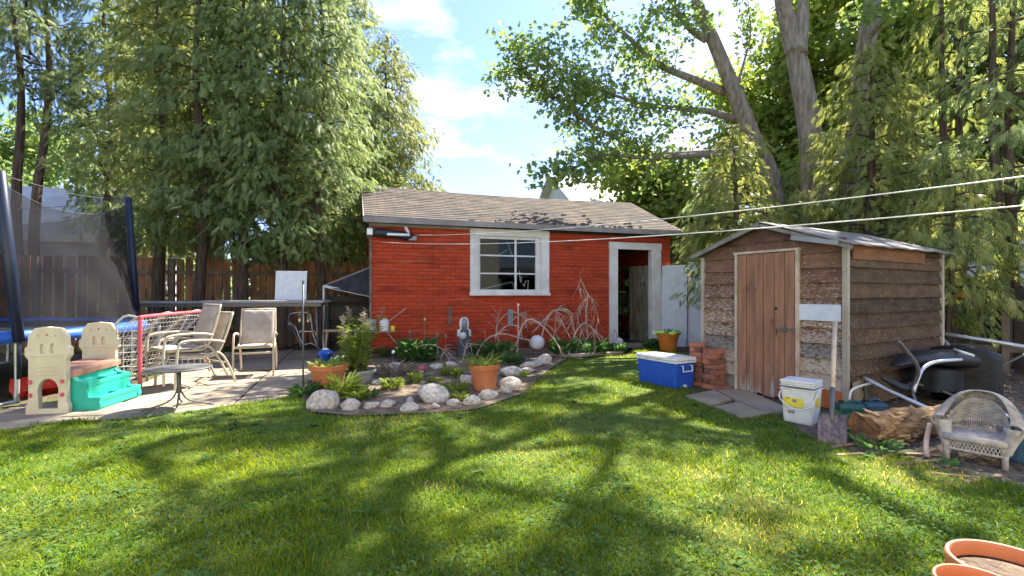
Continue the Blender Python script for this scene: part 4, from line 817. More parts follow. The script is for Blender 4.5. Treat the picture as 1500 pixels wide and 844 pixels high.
o = mb.build('steps', M['teal'], cl, bevel=.012); o.scale.x = .66; o.location.x = .15
# ------------------------------------------------------------------ hockey net
q0, q1 = G(205, 578), G(302, 541); hd = q1-q0; HL = hd.length; hn = thing('hockey_net', 'street hockey goal with faded red tube frame and white netting', 'hockey goal', q0, math.atan2(hd.y, hd.x))
mb = MB(); hh = .96
mb.tube(catmull([(0, 0, .02), (0, 0, hh-.12), (.04, 0, hh-.03), (.14, 0, hh), (HL-.14, 0, hh), (HL-.04, 0, hh-.03), (HL, 0, hh-.12), (HL, 0, .02)], 4), .023, 10); mb.tube([(0, 0, .02), (0, .25, .02)], .02, 8)
mb.build('frame', M['pinkred'], hn, smooth=True)
mb = MB(); bk = .62
mb.tube(catmull([(0, 0, .02), (.0, bk*.8, .02), (.15, bk, .02), (HL-.15, bk, .02), (HL, bk*.8, .02), (HL, 0, .02)], 4), .016, 8)
for x in (.02, HL/2, HL-.02): mb.tube(catmull([(x, 0, hh-.02), (x, .25, hh-.06), (x, bk, .03)], 5), .014, 8)
mb.build('back_frame', M['netwhite'], hn, smooth=True)
mb = MB(); nh = 30; nv = 15
def npnt(t, q): # t along width, q 0 top..1 bottom
    y = .04+bk*(q**.8)*.96+.03*sin(t*17+q*6); return Vector((HL*t, y, (hh-.02)*(1-q)+.02))
for i in range(nh+1): mb.tube([npnt(i/nh, j/nv) for j in range(nv+1)], .0055, 3, cap=False)
for j in range(nv+1): mb.tube([npnt(i/nh, j/nv) for i in range(nh+1)], .0055, 3, cap=False)
for x in (.0, HL):
    for j in range(1, 11): z = hh*(1-j/11); mb.tube([(x, .02, z), (x, .04+bk*((1-z/hh)**.8), z)], .0045, 3, cap=False)
    for j in range(1, 7): y = bk*j/7; mb.tube([(x, y, .03), (x, y, max(.05, hh*(1-(y/bk)**1.25)))], .0045, 3, cap=False)
mb.build('netting', M['netwhite'], hn)
# ------------------------------------------------------------------ patio chairs
def sling_chair(label, loc, rz, group=None, tilt=0):
    t = thing('patio_chair', label, 'chair', loc, rz, group); fm = M['chairframe']
    for s in (-1, 1):   # faces -Y; flat tube frame
        x = s*.29; mb = MB(); mb.tube(catmull([(x, -.30, .0), (x, -.285, .35), (x, -.26, .56), (x, -.20, .615), (x, 0, .62), (x, .20, .60), (x, .30, .57)], 4), .017, 8); mb.build('leg', fm, t, smooth=True)
        mb = MB(); mb.tube(catmull([(x*.95, .46, 0), (x*.95, .34, .30), (x*.95, .22, .44), (x*.92, .05, .40)], 4), .016, 8); mb.build('leg', fm, t, smooth=True)
        mb = MB(); mb.tube(catmull([(s*.265, -.24, .425), (s*.265, .0, .40), (s*.265, .19, .40), (s*.265, .27, .50), (s*.265, .36, .74), (s*.255, .43, .97)], 4), .015, 8); mb.build('rail', fm, t, smooth=True)
    for x_, y_, z_, r_ in ((.265, .43, .97, .014), (.29, -.285, .35, .012), (.275, .35, .28, .012), (.265, -.24, .425, .014)): mb = MB(); mb.tube([(-x_, y_, z_), (x_, y_, z_)], r_, 8); mb.build('crossbar', fm, t, smooth=True)
    def cush(name, path, w_, th):
        mb = MB(); vs = []; nx = 10; c = catmull(path, 5)
        for top in (1, -1):
            for i, p in enumerate(c):
                nrm = (c[min(i+1, len(c)-1)]-c[max(i-1, 0)]).cross(Vector((1, 0, 0))).normalized(); e = sin(pi*i/(len(c)-1))**.35
                for j in range(nx+1):
                    u = j/nx*2-1; puff = (1-abs(u)**4)*e; q = .004*sin(u*9+i*1.3); vs.append(p+Vector((u*w_/2, 0, 0))+nrm*(-top)*(.006+th*puff+q))
        k = len(c)*(nx+1); fs = []
        for i in range(len(c)-1):
            for j in range(nx):
                a = i*(nx+1)+j; fs.append((a, a+1, a+nx+2, a+nx+1)); fs.append((k+a, k+a+nx+1, k+a+nx+2, k+a+1))
        for i in range(len(c)-1):
            a = i*(nx+1); fs += [(a, a+nx+1, k+a+nx+1, k+a), (a+nx, k+a+nx, k+a+2*nx+1, a+2*nx+1)]
        for j in range(nx): a = j; b = (len(c)-1)*(nx+1)+j; fs += [(a, k+a, k+a+1, a+1), (b, b+1, k+b+1, k+b)]
        mb.add(vs, fs); return mb.build(name, M['sling'], t, smooth=True)
    cush('seat', [(0, -.27, .445), (0, -.1, .435), (0, .08, .425), (0, .2, .425)], .50, .022)
    cush('backrest', [(0, .225, .44), (0, .27, .55), (0, .34, .76), (0, .415, .955)], .50, .018)
    return t
c1 = G(371, 549); sling_chair('single sling patio chair with padded seat facing the lawn', (c1.x+.05, c1.y-.02, .01), R(21)).scale = (.92, .86, 1.02)
c2 = G(262, 566); s1 = sling_chair('lower of two stacked sling chairs beside the hockey goal', (c2.x+.12, c2.y+.05, .01), R(-33), 'stacked sling chairs')
s2 = sling_chair('upper of two stacked sling chairs, tipped onto the lower one', (c2.x+.05, c2.y-.02, .10), R(-36), 'stacked sling chairs'); s2.rotation_euler.x = R(3)
# metal bistro table
bt = thing('bistro_table', 'small round dark metal table on four splayed legs at the patio edge', 'table', G(262, 597, .012))
mb = MB(); mb.lathe([(0.001, .418), (.30, .418), (.312, .424), (.314, .432), (.306, .437), (.001, .437)], 40); mb.build('tabletop', M['greymetal'], bt, smooth=False, bevel=.002)
mb = MB(); mb.tube([(0, 0, .42), (0, 0, .16)], .022, 10); mb.build('column', M['greymetal'], bt, smooth=True)
for k in range(4):
    a = .5+k*pi/2; mb = MB(); mb.tube(catmull([(.012*cos(a), .012*sin(a), .30), (.02*cos(a), .02*sin(a), .18), (.10*cos(a), .10*sin(a), .07), (.33*cos(a), .33*sin(a), .0)], 4), .009, 7); mb.build('leg', M['greymetal'], bt, smooth=True)
# ------------------------------------------------------------------ tables and bits by the fence
def ftable(name, label, c, L_, W_, z, rz, m):
    t = thing(name, label, 'table', (c[0], c[1], 0), rz); mb = MB(); mb.box((0, 0, z-.02), (L_, W_, .045)); mb.build('tabletop', m, t, bevel=.012)
    mb = MB(); mb.box((0, -W_/2+.04, z-.075), (L_-.1, .02, .06)); mb.box((0, W_/2-.04, z-.075), (L_-.1, .02, .06)); mb.build('apron', M['greymetal'], t)
    for sx in (-1, 1):
        for sy in (-1, 1): mb = MB(); mb.tube([(sx*(L_/2-.15), sy*(W_/2-.08), z-.05), (sx*(L_/2-.10), sy*(W_/2-.06), 0)], .018, 8); mb.build('leg', M['greymetal'], t, smooth=True)
    return t
ft = ftable('folding_table', 'long grey folding table against the fence with a white board on it', P(395, 438, 9.0).xy[:], 2.05, .72, 1.12, R(10), M['greyboard'])
ft2 = ftable('grey_table', 'second grey table end seen behind the hockey goal by the trampoline pole', P(255, 438, 9.4).xy[:], 1.35, .6, 1.10, R(12), M['greyboard'])
pw = P(424, 436, 9.05); mb = MB(); mb.box((0, 0, .275), (.56, .03, .55)); o = mb.build('white_board', overlay(plain('boardw', (.62, .66, .68), .6), (.35, .34, .30), 5, .62, .8), bevel=.006)
o.location = (pw.x, pw.y+.05, 1.125); o.rotation_euler = (R(-6), 0, R(8)); tag(o, 'white square panel leaning upright on the grey folding table', 'board')
# step ladder (folded aluminium frame)
lp = G(440, 512); st = thing('folding_step', 'tipped aluminium folding step frame with curved top rail beside the hook pole', 'step ladder', (lp.x, lp.y, 0), R(10))
def quadtube(pts, r=.014): m_ = MB(); m_.tube(catmull(pts, 5), r, 8); return m_
for y in (-.0,):
    quadtube([(-.26, 0, .56), (-.24, 0, .76), (-.10, 0, .82), (.12, 0, .82), (.22, 0, .72), (.27, -.02, .35), (.40, -.08, .02)]).build('front_frame', M['alu'], st, smooth=True)
    quadtube([(-.26, 0, .58), (-.08, -.1, .50), (.10, -.22, .15), (.30, -.30, .16), (.48, -.25, .02)]).build('rear_frame', M['alu'], st, smooth=True)
quadtube([(-.22, 0, .6), (-.16, .25, .3), (-.05, .3, .02)]).build('rear_frame', M['alu'], st, smooth=True)
mb = MB(); mb.bar((.0, -.12, .42), (.30, -.02, .40), .10, .02); mb.build('step', M['alu'], st); mb = MB(); mb.bar((.20, -.03, .70), (.24, -.03, .62), .05, .03); mb.bar((-.27, 0, .57), (-.18, 0, .57), .05, .05); mb.build('clamp', M['white'], st)
def blob(name, m, loc, sc, seed, label, cat, rough=.15, n=3, flat=True):
    bm = bmesh.new(); bmesh.ops.create_icosphere(bm, subdivisions=n, radius=1); r = random.Random(seed); dirs = [(Vector((r.gauss(0, 1), r.gauss(0, 1), r.gauss(0, 1))).normalized(), r.uniform(.65, .95)) for _ in range(9)]; ph = [r.uniform(0, 6) for _ in range(6)]
    for v in bm.verts:
        p = v.co.copy(); d = 1+rough*(sin(p.x*2.3+ph[0])*cos(p.y*2.1+ph[1])+.5*sin(p.z*3.7+ph[2]+p.x*2))
        if flat:
            for q, h_ in dirs: 
                e = p.dot(q)
                if e > h_: d *= 1-(e-h_)*.8
        v.co = p*d
    me = bpy.data.meshes.new(name); bm.to_mesh(me); bm.free(); me.materials.append(m); me.polygons.foreach_set('use_smooth', [True]*len(me.polygons)); o = bpy.data.objects.new(name, me); COL.objects.link(o); o.location = loc; o.scale = sc; o.rotation_euler.z = r.uniform(-.5, .5)
    return tag(o, label, cat)
bb = G(402, 503); mb = MB(); mb.lathe([(.02, .0), (.14, .0), (.18, .34), (.19, .34), (.19, .36), (.17, .36), (.13, .02), (.02, .02)], 20); o = mb.build('bucket', M['blue'], smooth=False); o.location = (bb.x, bb.y, 0.02); tag(o, 'blue bucket standing under the right half of the folding table', 'bucket')
p = G(433, 506); blob('rubber_ball', M['orange'], (p.x+.05, p.y+.5, .17), (.17,)*3, 2, 'orange ball under the folding table behind the step frame', 'ball', 0, 3, False)
p = G(422, 500); blob('cushion_bag', M['blue'], (p.x, p.y+.1, .14), (.34, .2, .16), 3, 'slumped dark blue bag on the slabs behind the step frame', 'bag', .2)
p = G(232, 500); 
# lean-to at the shed corner
lt = thing('lean_to', 'small black tarp lean-to on a light pole frame at the shed corner', 'canopy', O)
A = P(541, 392, 10.1)-O; B = P(474, 419, 9.9)-O; C = P(540, 434, 9.6)-O; A2 = A+NN*1.1+Vector((0, 0, .1)); B2 = B+NN*.9
mb = MB(); vs = []; n_ = 10
for i in range(n_+1):
    for j in range(n_+1):
        u, v = i/n_, j/n_; top = A.lerp(A2, v); bot = B.lerp(B2, v); q = bot.lerp(top, u); q.z -= .06*sin(pi*u)*sin(pi*v)+.05*sin(u*8)*.3; vs.append(q)
mb.add(vs, [(i*11+j, i*11+j+1, (i+1)*11+j+1, (i+1)*11+j) for i in range(n_) for j in range(n_)]); mb.build('tarp', M['blackfab'], lt, smooth=True, solid=.008)
mb = MB(); a = B+Vector((0, 0, -.01)); b = A+Vector((0, 0, -.02)); c = C
mb.add([a, b, c+Vector((0, .05, 0))], [(0, 1, 2), ]); mb.build('side_flap', M['blackfab'], lt, solid=.006)
mb = MB(); mb.bar(B, P(541, 433, 9.75)-O, .03, .05); mb.build('white_bar', M['alu'], lt); mb = MB(); mb.bar(B, A, .035, .035); mb.build('edge_pole', M['greymetal'], lt)
mb = MB(); mb.tube([B, Vector((B.x, B.y, 0))], .018, 8); mb.build('post', M['lineplastic'], lt); mb = MB(); mb.tube([B2, Vector((B2.x, B2.y, 0))], .018, 8); mb.build('post', M['greymetal'], lt)
# dark storage rack beneath the lean-to
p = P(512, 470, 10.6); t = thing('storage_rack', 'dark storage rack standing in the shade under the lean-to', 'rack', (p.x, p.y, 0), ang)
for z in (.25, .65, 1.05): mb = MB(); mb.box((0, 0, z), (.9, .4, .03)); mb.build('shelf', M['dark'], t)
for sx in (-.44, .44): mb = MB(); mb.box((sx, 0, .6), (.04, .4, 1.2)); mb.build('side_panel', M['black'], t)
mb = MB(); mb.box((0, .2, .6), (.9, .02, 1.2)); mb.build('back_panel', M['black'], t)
p = P(500, 484, 9.0); t = thing('bench', 'low wooden bench behind the tall potted plant', 'bench', (p.x, p.y, 0), ang); mb = MB(); mb.box((0, 0, p.z), (.62, .25, .035)); mb.build('seat', M['wood'], t, bevel=.004)
for sx in (-1, 1): mb = MB(); mb.bar((sx*.24, 0, p.z-.02), (sx*.32, -.02, 0), .04, .2, (0, 1, 0)); mb.build('leg', M['wood'], t)
# hook pole
p = G(444, 578); t = thing('garden_stake', 'tall thin grey metal pole standing at the patio corner', 'garden pole', p); mb = MB(); mb.tube([(0, 0, 0), (0, 0, 1.38)], .011, 8); mb.build('pole', M['greymetal'], t, smooth=True); mb = MB(); mb.tube([(0, 0, 1.37), (0, 0, 1.41)], .016, 8); mb.build('tip', M['greymetal'], t)
# ------------------------------------------------------------------ pots
def pot(name, label, loc, r, h_, m, seed=0, soil=True, cat='plant pot', n=40):
    t = thing(name, label, cat, loc); mb = MB()
    mb.lathe([(.001, 0), (r*.66, 0), (r*.70, .01), (r*.90, h_*.80), (r*.97, h_*.80), (r, h_*.815), (r*1.01, h_*.97), (r*.99, h_), (r*.93, h_), (r*.91, h_*.97), (r*.87, h_*.80), (r*.66, .03), (.001, .03)], n); mb.build('pot_wall', m, t, smooth=False, bevel=.002)
    if soil: mb = MB(); mb.lathe([(.001, h_*.86), (r*.5, h_*.87), (r*.885, h_*.85), (r*.7, h_*.70), (.001, h_*.70)], 24); mb.build('potting_soil', M['soil'], t, smooth=True)
    return t
def clump(name, label, cat, loc, rad, h_, n, Lr, Wf, m, tpl='leaf', seed=0, up=1.0, parent=None, group=None, kind=None, bend=1.2):
    q = np.random.default_rng(seed); th = q.uniform(0, 2*pi, n); rr_ = rad*np.sqrt(q.random(n)); z = q.random(n)**1.2*h_
    Pn = np.stack([rr_*np.cos(th)*.5, rr_*np.sin(th)*.5, z*.7], 1); D = np.stack([np.cos(th)*q.uniform(.3, 1, n), np.sin(th)*q.uniform(.3, 1, n), up*q.uniform(.3, 1.3, n)], 1); L_ = q.uniform(*Lr, n)
    o = leaf_mesh(name, Pn, D, np.stack([q.normal(0, .3, n)-np.cos(th)*.3, q.normal(0, .3, n)-np.sin(th)*.3, np.ones(n)], 1), L_, L_*Wf, q.random(n), tpl, M[m], parent, bend=bend); 
    if parent is None: o.location = loc; tag(o, label, cat, group)
    else: o.location = loc
    return o
p = G(472, 580); pt = pot('plant_pot', 'orange terracotta pot of low green plants behind the leftmost rocks', (p.x, p.y+.2, .02), .235, .34, M['terracotta']); clump('plant', None, None, (0, 0, .29), .36, .06, 130, (.06, .13), .55, 'lime_leaf', seed=1, parent=pt, up=.5)
p = G(708, 578); pt2 = pot('plant_pot', 'orange terracotta pot with a grassy tuft standing among the border rocks', (p.x, p.y+.18, .025), .20, .33, M['terracotta']); clump('plant', None, None, (-.02, 0, .28), .24, .02, 260, (.14, .26), .05, 'lime_leaf', 'blade', seed=2, parent=pt2, up=1.3)
p = G(982, 516); pt3 = pot('plant_pot', 'orange pot with a dark leafy plant beside the doorway and the white panels', (p.x, p.y+.15, .0), .235, .40, M['orange']); clump('plant', None, None, (0, 0, .34), .42, .1, 160, (.07, .15), .3, 'fern', seed=3, parent=pt3, up=.6)
p = G(530, 566); pt4 = pot('bowl_planter', 'grey bowl planter holding the tall stalky plant', (p.x-.08, p.y+.1, .025), .24, .19, M['greyboard'], cat='planter')
p = G(516, 566); tp_ = thing('tall_plant', 'tall stalky plant with narrow leaves and dry feathery tops left of the red shed', 'plant', (p.x, p.y+.06, .02))
q = np.random.default_rng(9); sts = []; Lp = []
mb = MB()
for i in range(15):
    a = q.uniform(0, 2*pi); r0 = .13*q.random()**.5; tx = .30*cos(a)*q.uniform(.3, 1); ty = .22*sin(a); hz = q.uniform(.70, 1.02); c = catmull([(r0*cos(a), r0*sin(a), 0), (r0*cos(a)+tx*.3, r0*sin(a)+ty*.3, hz*.5), (r0*cos(a)+tx, r0*sin(a)+ty, hz)], 8); mb.tube(c, lerp([.006, .003], len(c)), 5)
    for k, v in enumerate(c):
        for e in range(9 if k < len(c)*.75 else 14): Lp.append((v+Vector((0, 0, q.uniform(-.03, .03))), q.uniform(0, 2*pi), k/len(c)))
mb.build('stem', M['twig'], tp_)
for nm, f_, mm, LL, up, wf in (('leaves', lambda z: z < .78, 'lime_leaf', (.07, .14), .35, .14), ('flower_heads', lambda z: z >= .78, 'straw', (.03, .07), 1.2, .16)):
    S_ = [l for l in Lp if f_(l[2])]; n = len(S_); th = np.array([l[1] for l in S_]); Ls = q.uniform(*LL, n)
    leaf_mesh(nm, np.array([l[0] for l in S_]), np.stack([np.cos(th), np.sin(th), q.uniform(-.3, .8, n)+up*.5], 1), np.stack([-np.cos(th)*.3, -np.sin(th)*.3, np.ones(n)], 1), Ls, Ls*wf, q.random(n), 'leaf', M[mm], tp_)
# big planters at the camera's feet
for i, (x, y, z, r, lab, px_) in enumerate(((1.68, 1.63, .33, .165, 'larger orange plastic planter at the bottom right corner', 0), (1.325, 1.365, .42, .105, 'smaller orange planter peeking up beside the larger one at the bottom edge', 0))):
    pot('plastic_planter', lab, (x, y, .01), r, z, M['planter'], cat='planter', n=64)
# blue pot hanging ornament, shelf with jug and pail
p = P(477, 522, 6.9); t = thing('blue_lantern', 'small faceted blue glazed pot between the hook pole and tall plant', 'garden ornament', (p.x, p.y, 0)); mb = MB(); z = p.z-.09
mb.lathe([(.001, z), (.03, z+.01), (.115, z+.14), (.08, z+.175), (.05, z+.18), (.001, z+.18)], 7); mb.build('bowl', M['blue'], t); mb = MB(); mb.tube([(0, 0, 0), (0, 0, z+.02)], .009, 6); mb.build('stake', M['greymetal'], t); mb = MB(); mb.lathe([(.001, z+.185), (.055, z+.187), (.02, z+.21), (.001, z+.21)], 7); mb.build('lid', M['white'], t)
fp = G(537, 522); fd = thing('potting_shelf', 'small weathered shelf on a post at the left corner of the red shed', 'shelf', (fp.x+.25, fp.y-.4, 0), ang); fY = fp.y-.4
sz = H+(HY-486)*fY/F; mb = MB(); mb.box((.1, 0, sz), (.62, .26, .025)); mb.build('board', M['wood'], fd, bevel=.004)
mb = MB(); mb.box((-.17, .05, sz/2), (.06, .06, sz)); mb.build('post', M['wood'], fd); mb = MB(); mb.tube(catmull([(.25, 0, sz-.02), (.40, -.02, sz-.2), (.52, 0, .12), (.56, 0, .0)], 5), .012, 6); mb.build('brace', M['drywood'], fd)
def at_shelf(u, z=0): return Vector((fp.x+.25, fY, sz+.013+z))+E*u
o = MB().lathe([(.001, 0), (.085, 0), (.09, .02), (.09, .16), (.07, .215), (.03, .235), (.03, .25), (.001, .25)], 24).build('jug', M['cream' if False else 'oldwhite'], smooth=True); o.location = at_shelf(.20); tag(o, 'white rounded plastic jug standing on the potting shelf', 'jug')
o = MB().lathe([(.001, 0), (.10, 0), (.12, .20), (.125, .21), (.115, .21), (.10, .02), (.001, .02)], 24).build('pail', M['galv'], smooth=False); o.location = at_shelf(-.06); tag(o, 'grey metal pail on the potting shelf left of the white jug', 'pail')
o = MB().lathe([(.001, 0), (.04, 0), (.045, .09), (.04, .09), (.035, .01), (.001, .01)], 16).build('cup', M['yellow']); o.location = at_shelf(.36); tag(o, 'small yellow cup at the right end of the potting shelf', 'cup')
o = MB().tube([at_shelf(.22, .12)+NN*.1, at_shelf(.62, .42)+NN*.16], .009, 6).build('stick', M['drywood']); tag(o, 'thin stick leaning up to the right behind the white jug', 'stick')
# ------------------------------------------------------------------ border rocks
rocks = [(467, 589, 40, 28, 'knobbly pale rock in front of the left terracotta pot'), (483, 591, 25, 24, 'white rock tucked against the knobbly rock at the left end of the border'), (510, 597, 29, 15, 'smooth white rock just right of the leftmost pair of rocks'), (541, 597, 22, 11, 'small tan rock between two white rocks at the front left of the border'), (568, 595, 22, 10, 'low flat white rock third along the front left border'), (596, 600, 27, 13, 'rounded white rock just left of the biggest boulder, nearest the lawn'), (632, 580, 49, 27, 'biggest smooth boulder at the front of the garden bed'), (600, 588, 12, 9, 'tiny brown stone behind the border left of the biggest boulder'), (637, 598, 14, 7, 'tiny flat stone in the grass just below the biggest boulder'), (663, 593, 21, 10, 'pale flat rock just right of the biggest boulder'), (690, 590, 24, 15, 'round white rock in front of the middle terracotta pot to its left'), (714, 582, 28, 13, 'oval white rock directly at the foot of the middle terracotta pot'), (747, 547, 33, 17, 'large pale oval rock right of the middle terracotta pot rim'), (748, 564, 31, 17, 'grey slanted rock below the large oval rock right of the pot'), (741, 573, 17, 12, 'small round pale rock lowest right of the middle pot'), (777, 537, 30, 9, 'long flat pale rock near the gazing ball'), (797, 529, 23, 14, 'rounded grey rock right beneath the gazing ball'), (774, 545, 22, 7, 'thin flat stone in front of the long flat rock near the gazing ball'), (681, 559, 18, 16, 'upright grey stone just left of the middle terracotta pot'), (552, 545, 20, 8, 'flat grey stone inside the bed behind the bowl planter'), (577, 538, 22, 9, 'rounded grey stone inside the bed behind the lime plants'), (637, 539, 22, 9, 'wide grey stone inside the bed right of the red ornament'), (661, 536, 17, 8, 'pale stone inside the bed in front of the statue'), (552, 563, 16, 7, 'small buff stone inside the bed beside the bowl planter')]
rr = random.Random(31)
for i, (x, y, w_, h_, lab) in enumerate(rocks):
    g = G(x, y+h_*.42); Yc = g.y+w_*.3*g.y/F; hw, hz = w_/2*Yc/F, h_*.62*Yc/F
    blob('border_rock', M['stone'], (g.x, Yc, .02+hz*.38), (hw*1.08, hw*.85, hz*1.12), 100+i, lab, 'rock', .20)
# red ornament
p = G(617, 548); t = thing('mushroom_ornament', 'small red and white toadstool ornament in the middle of the bed', 'ornament', (p.x, p.y, .02)); mb = MB(); mb.lathe([(.001, 0), (.04, 0), (.035, .06), (.001, .06)], 14); mb.build('stalk', M['white'], t, smooth=True); mb = MB(); mb.lathe([(.001, .05), (.06, .05), (.065, .065), (.05, .09), (.03, .105), (.001, .11)], 20); mb.build('cap', M['pinkred'], t, smooth=True)
# statue of a robed figure
p = G(681, 523); s_ = thing('garden_statue', 'dark robed figure statue with pale hood and clasped hands against the red shed', 'statue', (p.x, p.y-.15, .02), R(10)); Hs = .74
mb = MB(); prof = [(.001, 0), (.155, 0), (.15, .04), (.125, .12), (.115, .25), (.12, .36), (.125, .44), (.11, .50), (.06, .56), (.045, .58), (.001, .585)]; mb.lathe(prof, 28); o = mb.build('robe', overlay(mat('statue', (.10, .12, .14), (.05, .06, .075), .7, scale=6), (.45, .48, .5), 7, .64, .72), s_, smooth=True)
for v in o.data.vertices: 
    a = math.atan2(v.co.y, v.co.x); k = 1+.07*sin(a*9+v.co.z*6)*(1 if v.co.z < .4 else .3); v.co.x *= k; v.co.y *= k*.8
mb = MB(); mb.lathe([(.001, .56), (.04, .565), (.062, .60), (.066, .65), (.055, .70), (.03, .73), (.001, .735)], 20, c=(0, -.015, 0)); mb.lathe([(.001, -.025), (.012, -.02), (.016, 0), (.006, .02), (.001, .022)], 8, c=(0, -.08, .645)); o = mb.build('face', M['greyboard'], s_, smooth=True)
mb = MB(); vs = []; 
for i in range(13):
    z = .40+.365*i/12
    for j in range(17):
        a = R(-50)+R(280)*j/16; r = (.135-.02*i/12 if z < .55 else .085*math.sqrt(max(.02, 1-((z-.64)/.135)**2))+.006); r *= 1+.05*sin(a*6); vs.append((r*cos(a), r*sin(a)*.95-.0, z))
mb.add(vs, [(i*17+j, i*17+j+1, (i+1)*17+j+1, (i+1)*17+j) for i in range(12) for j in range(16)]); mb.build('hood', M['oldwhite'], s_, smooth=True, solid=.012)
mb = MB(); mb.lathe([(.001, -.07), (.05, -.055), (.068, 0), (.05, .055), (.001, .07)], 16, c=(-.03, -.10, .42)); mb.build('held_bundle', M['oldwhite'], s_, smooth=True)
# gazing ball + rod
p = G(787, 523); t = thing('gazing_ball', 'pale speckled glass gazing ball on a short stand in front of the dry branches', 'garden ball', (p.x, p.y, .02)); mb = MB(); zc_ = H+(HY-502)*p.y/F-.02; rb = 11*p.y/F
mb.lathe([(rb*sin(a)+.001, zc_-rb*cos(a)) for a in np.linspace(0, pi, 14)], 28); mb.build('ball', overlay(plain('ballm', (.60, .63, .66), .25), (.30, .32, .34), 14, .6, .66), t, smooth=True)
for k in range(3): a = k*2.1; mb = MB(); mb.tube([(rb*.5*cos(a), rb*.5*sin(a), zc_-rb*.85), (rb*1.3*cos(a), rb*1.3*sin(a), 0)], .008, 6); mb.build('leg', M['greymetal'], t)
p = G(759, 520); t = thing('white_tipped_stake', 'thin rod with a round white tip standing below the shed window', 'stake', (p.x, p.y, 0)); mb = MB(); mb.tube([(0, 0, 0), (0, 0, 1.02)], .008, 6); mb.build('rod', M['lineplastic'], t); mb = MB(); mb.lathe([(.001, .99), (.02, 1.0), (.026, 1.02), (.02, 1.04), (.001, 1.05)], 10); mb.build('tip', M['white'], t)
# dry branches arching over the bed
def PB(x, y, Y): return P(x, y, Y)
def branches(label, arcs, seed, n_twig=5):
    r = random.Random(seed); b = PB(*arcs[0][0]); t = thing('dry_branches', label, 'branches', (b.x, b.y, 0)); mb = MB(); base = Vector((b.x, b.y, 0))
    for a in arcs:
        k = len(a)-1; c = catmull([PB(*q)-base for q in a[:-1]], 6); rad = a[-1]; mb.tube(c, lerp([rad, rad*.8, rad*.45], len(c)), 7)
        for j in range(n_twig):
            i = r.randrange(2, len(c)-1); d = (c[i]-c[i-1]).normalized(); q = [c[i]]
            for s in range(3): d = (d+Vector((r.gauss(0, .45), r.gauss(0, .3), r.gauss(-.25, .3)))).normalized(); q.append(q[-1]+d*r.uniform(.06, .12))
            mb.tube(q, [.006, .004, .003, .0015], 5)
    mb.build('branch', M['drywood'], t, smooth=True); return t
yb = 9.1
branches('low pale arched branches left of the gazing ball', [[(697, 522, yb), (712, 498, yb), (735, 489, yb), (760, 495, yb-.2), (778, 499, yb-.4), .016], [(724, 495, yb), (742, 478, yb), (762, 480, yb), (764, 498, yb), .012], [(756, 520, yb), (762, 485, yb), (775, 468, yb), (795, 478, yb-.2), (815, 502, yb-.4), (823, 520, yb-.5), .02], [(760, 495, yb), (752, 510, yb-.1), (740, 516, yb-.2), .010], [(645, 528, 8.4), (652, 512, 8.4), (660, 522, 8.2), .007], [(678, 530, 8.2), (682, 510, 8.2), (688, 503, 8.2), (692, 520, 8.1), .008], [(590, 515, 8.6), (625, 505, 8.6), (645, 510, 8.4), (658, 526, 8.2), .008]], 1)
yb = 9.6
branches('tangle of brown arching vines in front of the red wall below the window', [[(735, 520, yb), (728, 480, yb), (745, 458, yb), (765, 462, yb), (772, 480, yb), .011], [(750, 470, yb), (765, 458, yb), (772, 470, yb), .009], [(790, 510, yb), (800, 470, yb), (815, 455, yb), (835, 462, yb), (842, 500, yb), (828, 525, 9.0), .015], [(812, 455, yb), (825, 452, yb), (838, 460, yb), (836, 475, yb), (832, 480, yb), .009], [(780, 488, yb), (798, 468, yb), (812, 454, yb), (822, 470, yb), (838, 500, yb-.2), .012], [(775, 472, yb), (800, 475, yb), (815, 490, yb), (822, 505, yb), .010], [(810, 520, yb), (812, 490, yb), (815, 458, yb), .009], [(805, 500, yb), (818, 480, yb), (822, 468, yb), .008], [(726, 500, yb), (728, 470, yb), (731, 462, yb), .008]], 2, 7)
yb = 9.9
branches('weeping dry shrub with one upright tip between the window and the doorway', [[(862, 500, yb), (858, 460, yb), (861, 434, yb), (856, 422, yb), (851, 409, yb), .014], [(861, 432, yb), (850, 455, yb), (845, 478, yb), (841, 490, yb), .008], [(861, 432, yb), (872, 450, yb), (876, 470, yb), (871, 488, yb), .008], [(862, 433, yb), (858, 470, yb), (852, 490, yb), .007], [(862, 433, yb), (868, 440, yb), (870, 465, yb), (864, 480, yb), .006], [(851, 409, yb), (848, 418, yb), (849, 424, yb), .006], [(860, 436, yb), (852, 444, yb), (846, 462, yb), (848, 475, yb), .005]], 3, 7)
yb = 9.3
branches('pale arched branch with drooping ends just left of the doorway', [[(832, 522, yb), (842, 490, yb), (855, 474, yb), (868, 482, yb), (880, 500, yb-.2), .017], [(843, 520, yb), (848, 500, yb), (852, 480, yb), .010], [(854, 515, yb), (858, 498, yb), (868, 487, yb), (876, 492, yb), .010], [(871, 520, yb), (871, 500, yb), (868, 484, yb), .010], [(868, 482, yb), (878, 490, yb), (882, 497, yb), .012], [(898, 500, yb+.8), (900, 482, yb+.8), (905, 497, yb+.6), .009]], 4, 3)
o = MB().tube(catmull([G(806, 523), G(840, 526)+Vector((0, 0, .01)), G(880, 522), G(912, 520)], 5), lerp([.03, .045, .04, .03], 16), 8).build('edging_log', M['drywood'], smooth=True); o.location.z = .05; tag(o, 'long thin bleached log edging the bed near the doorway', 'log')
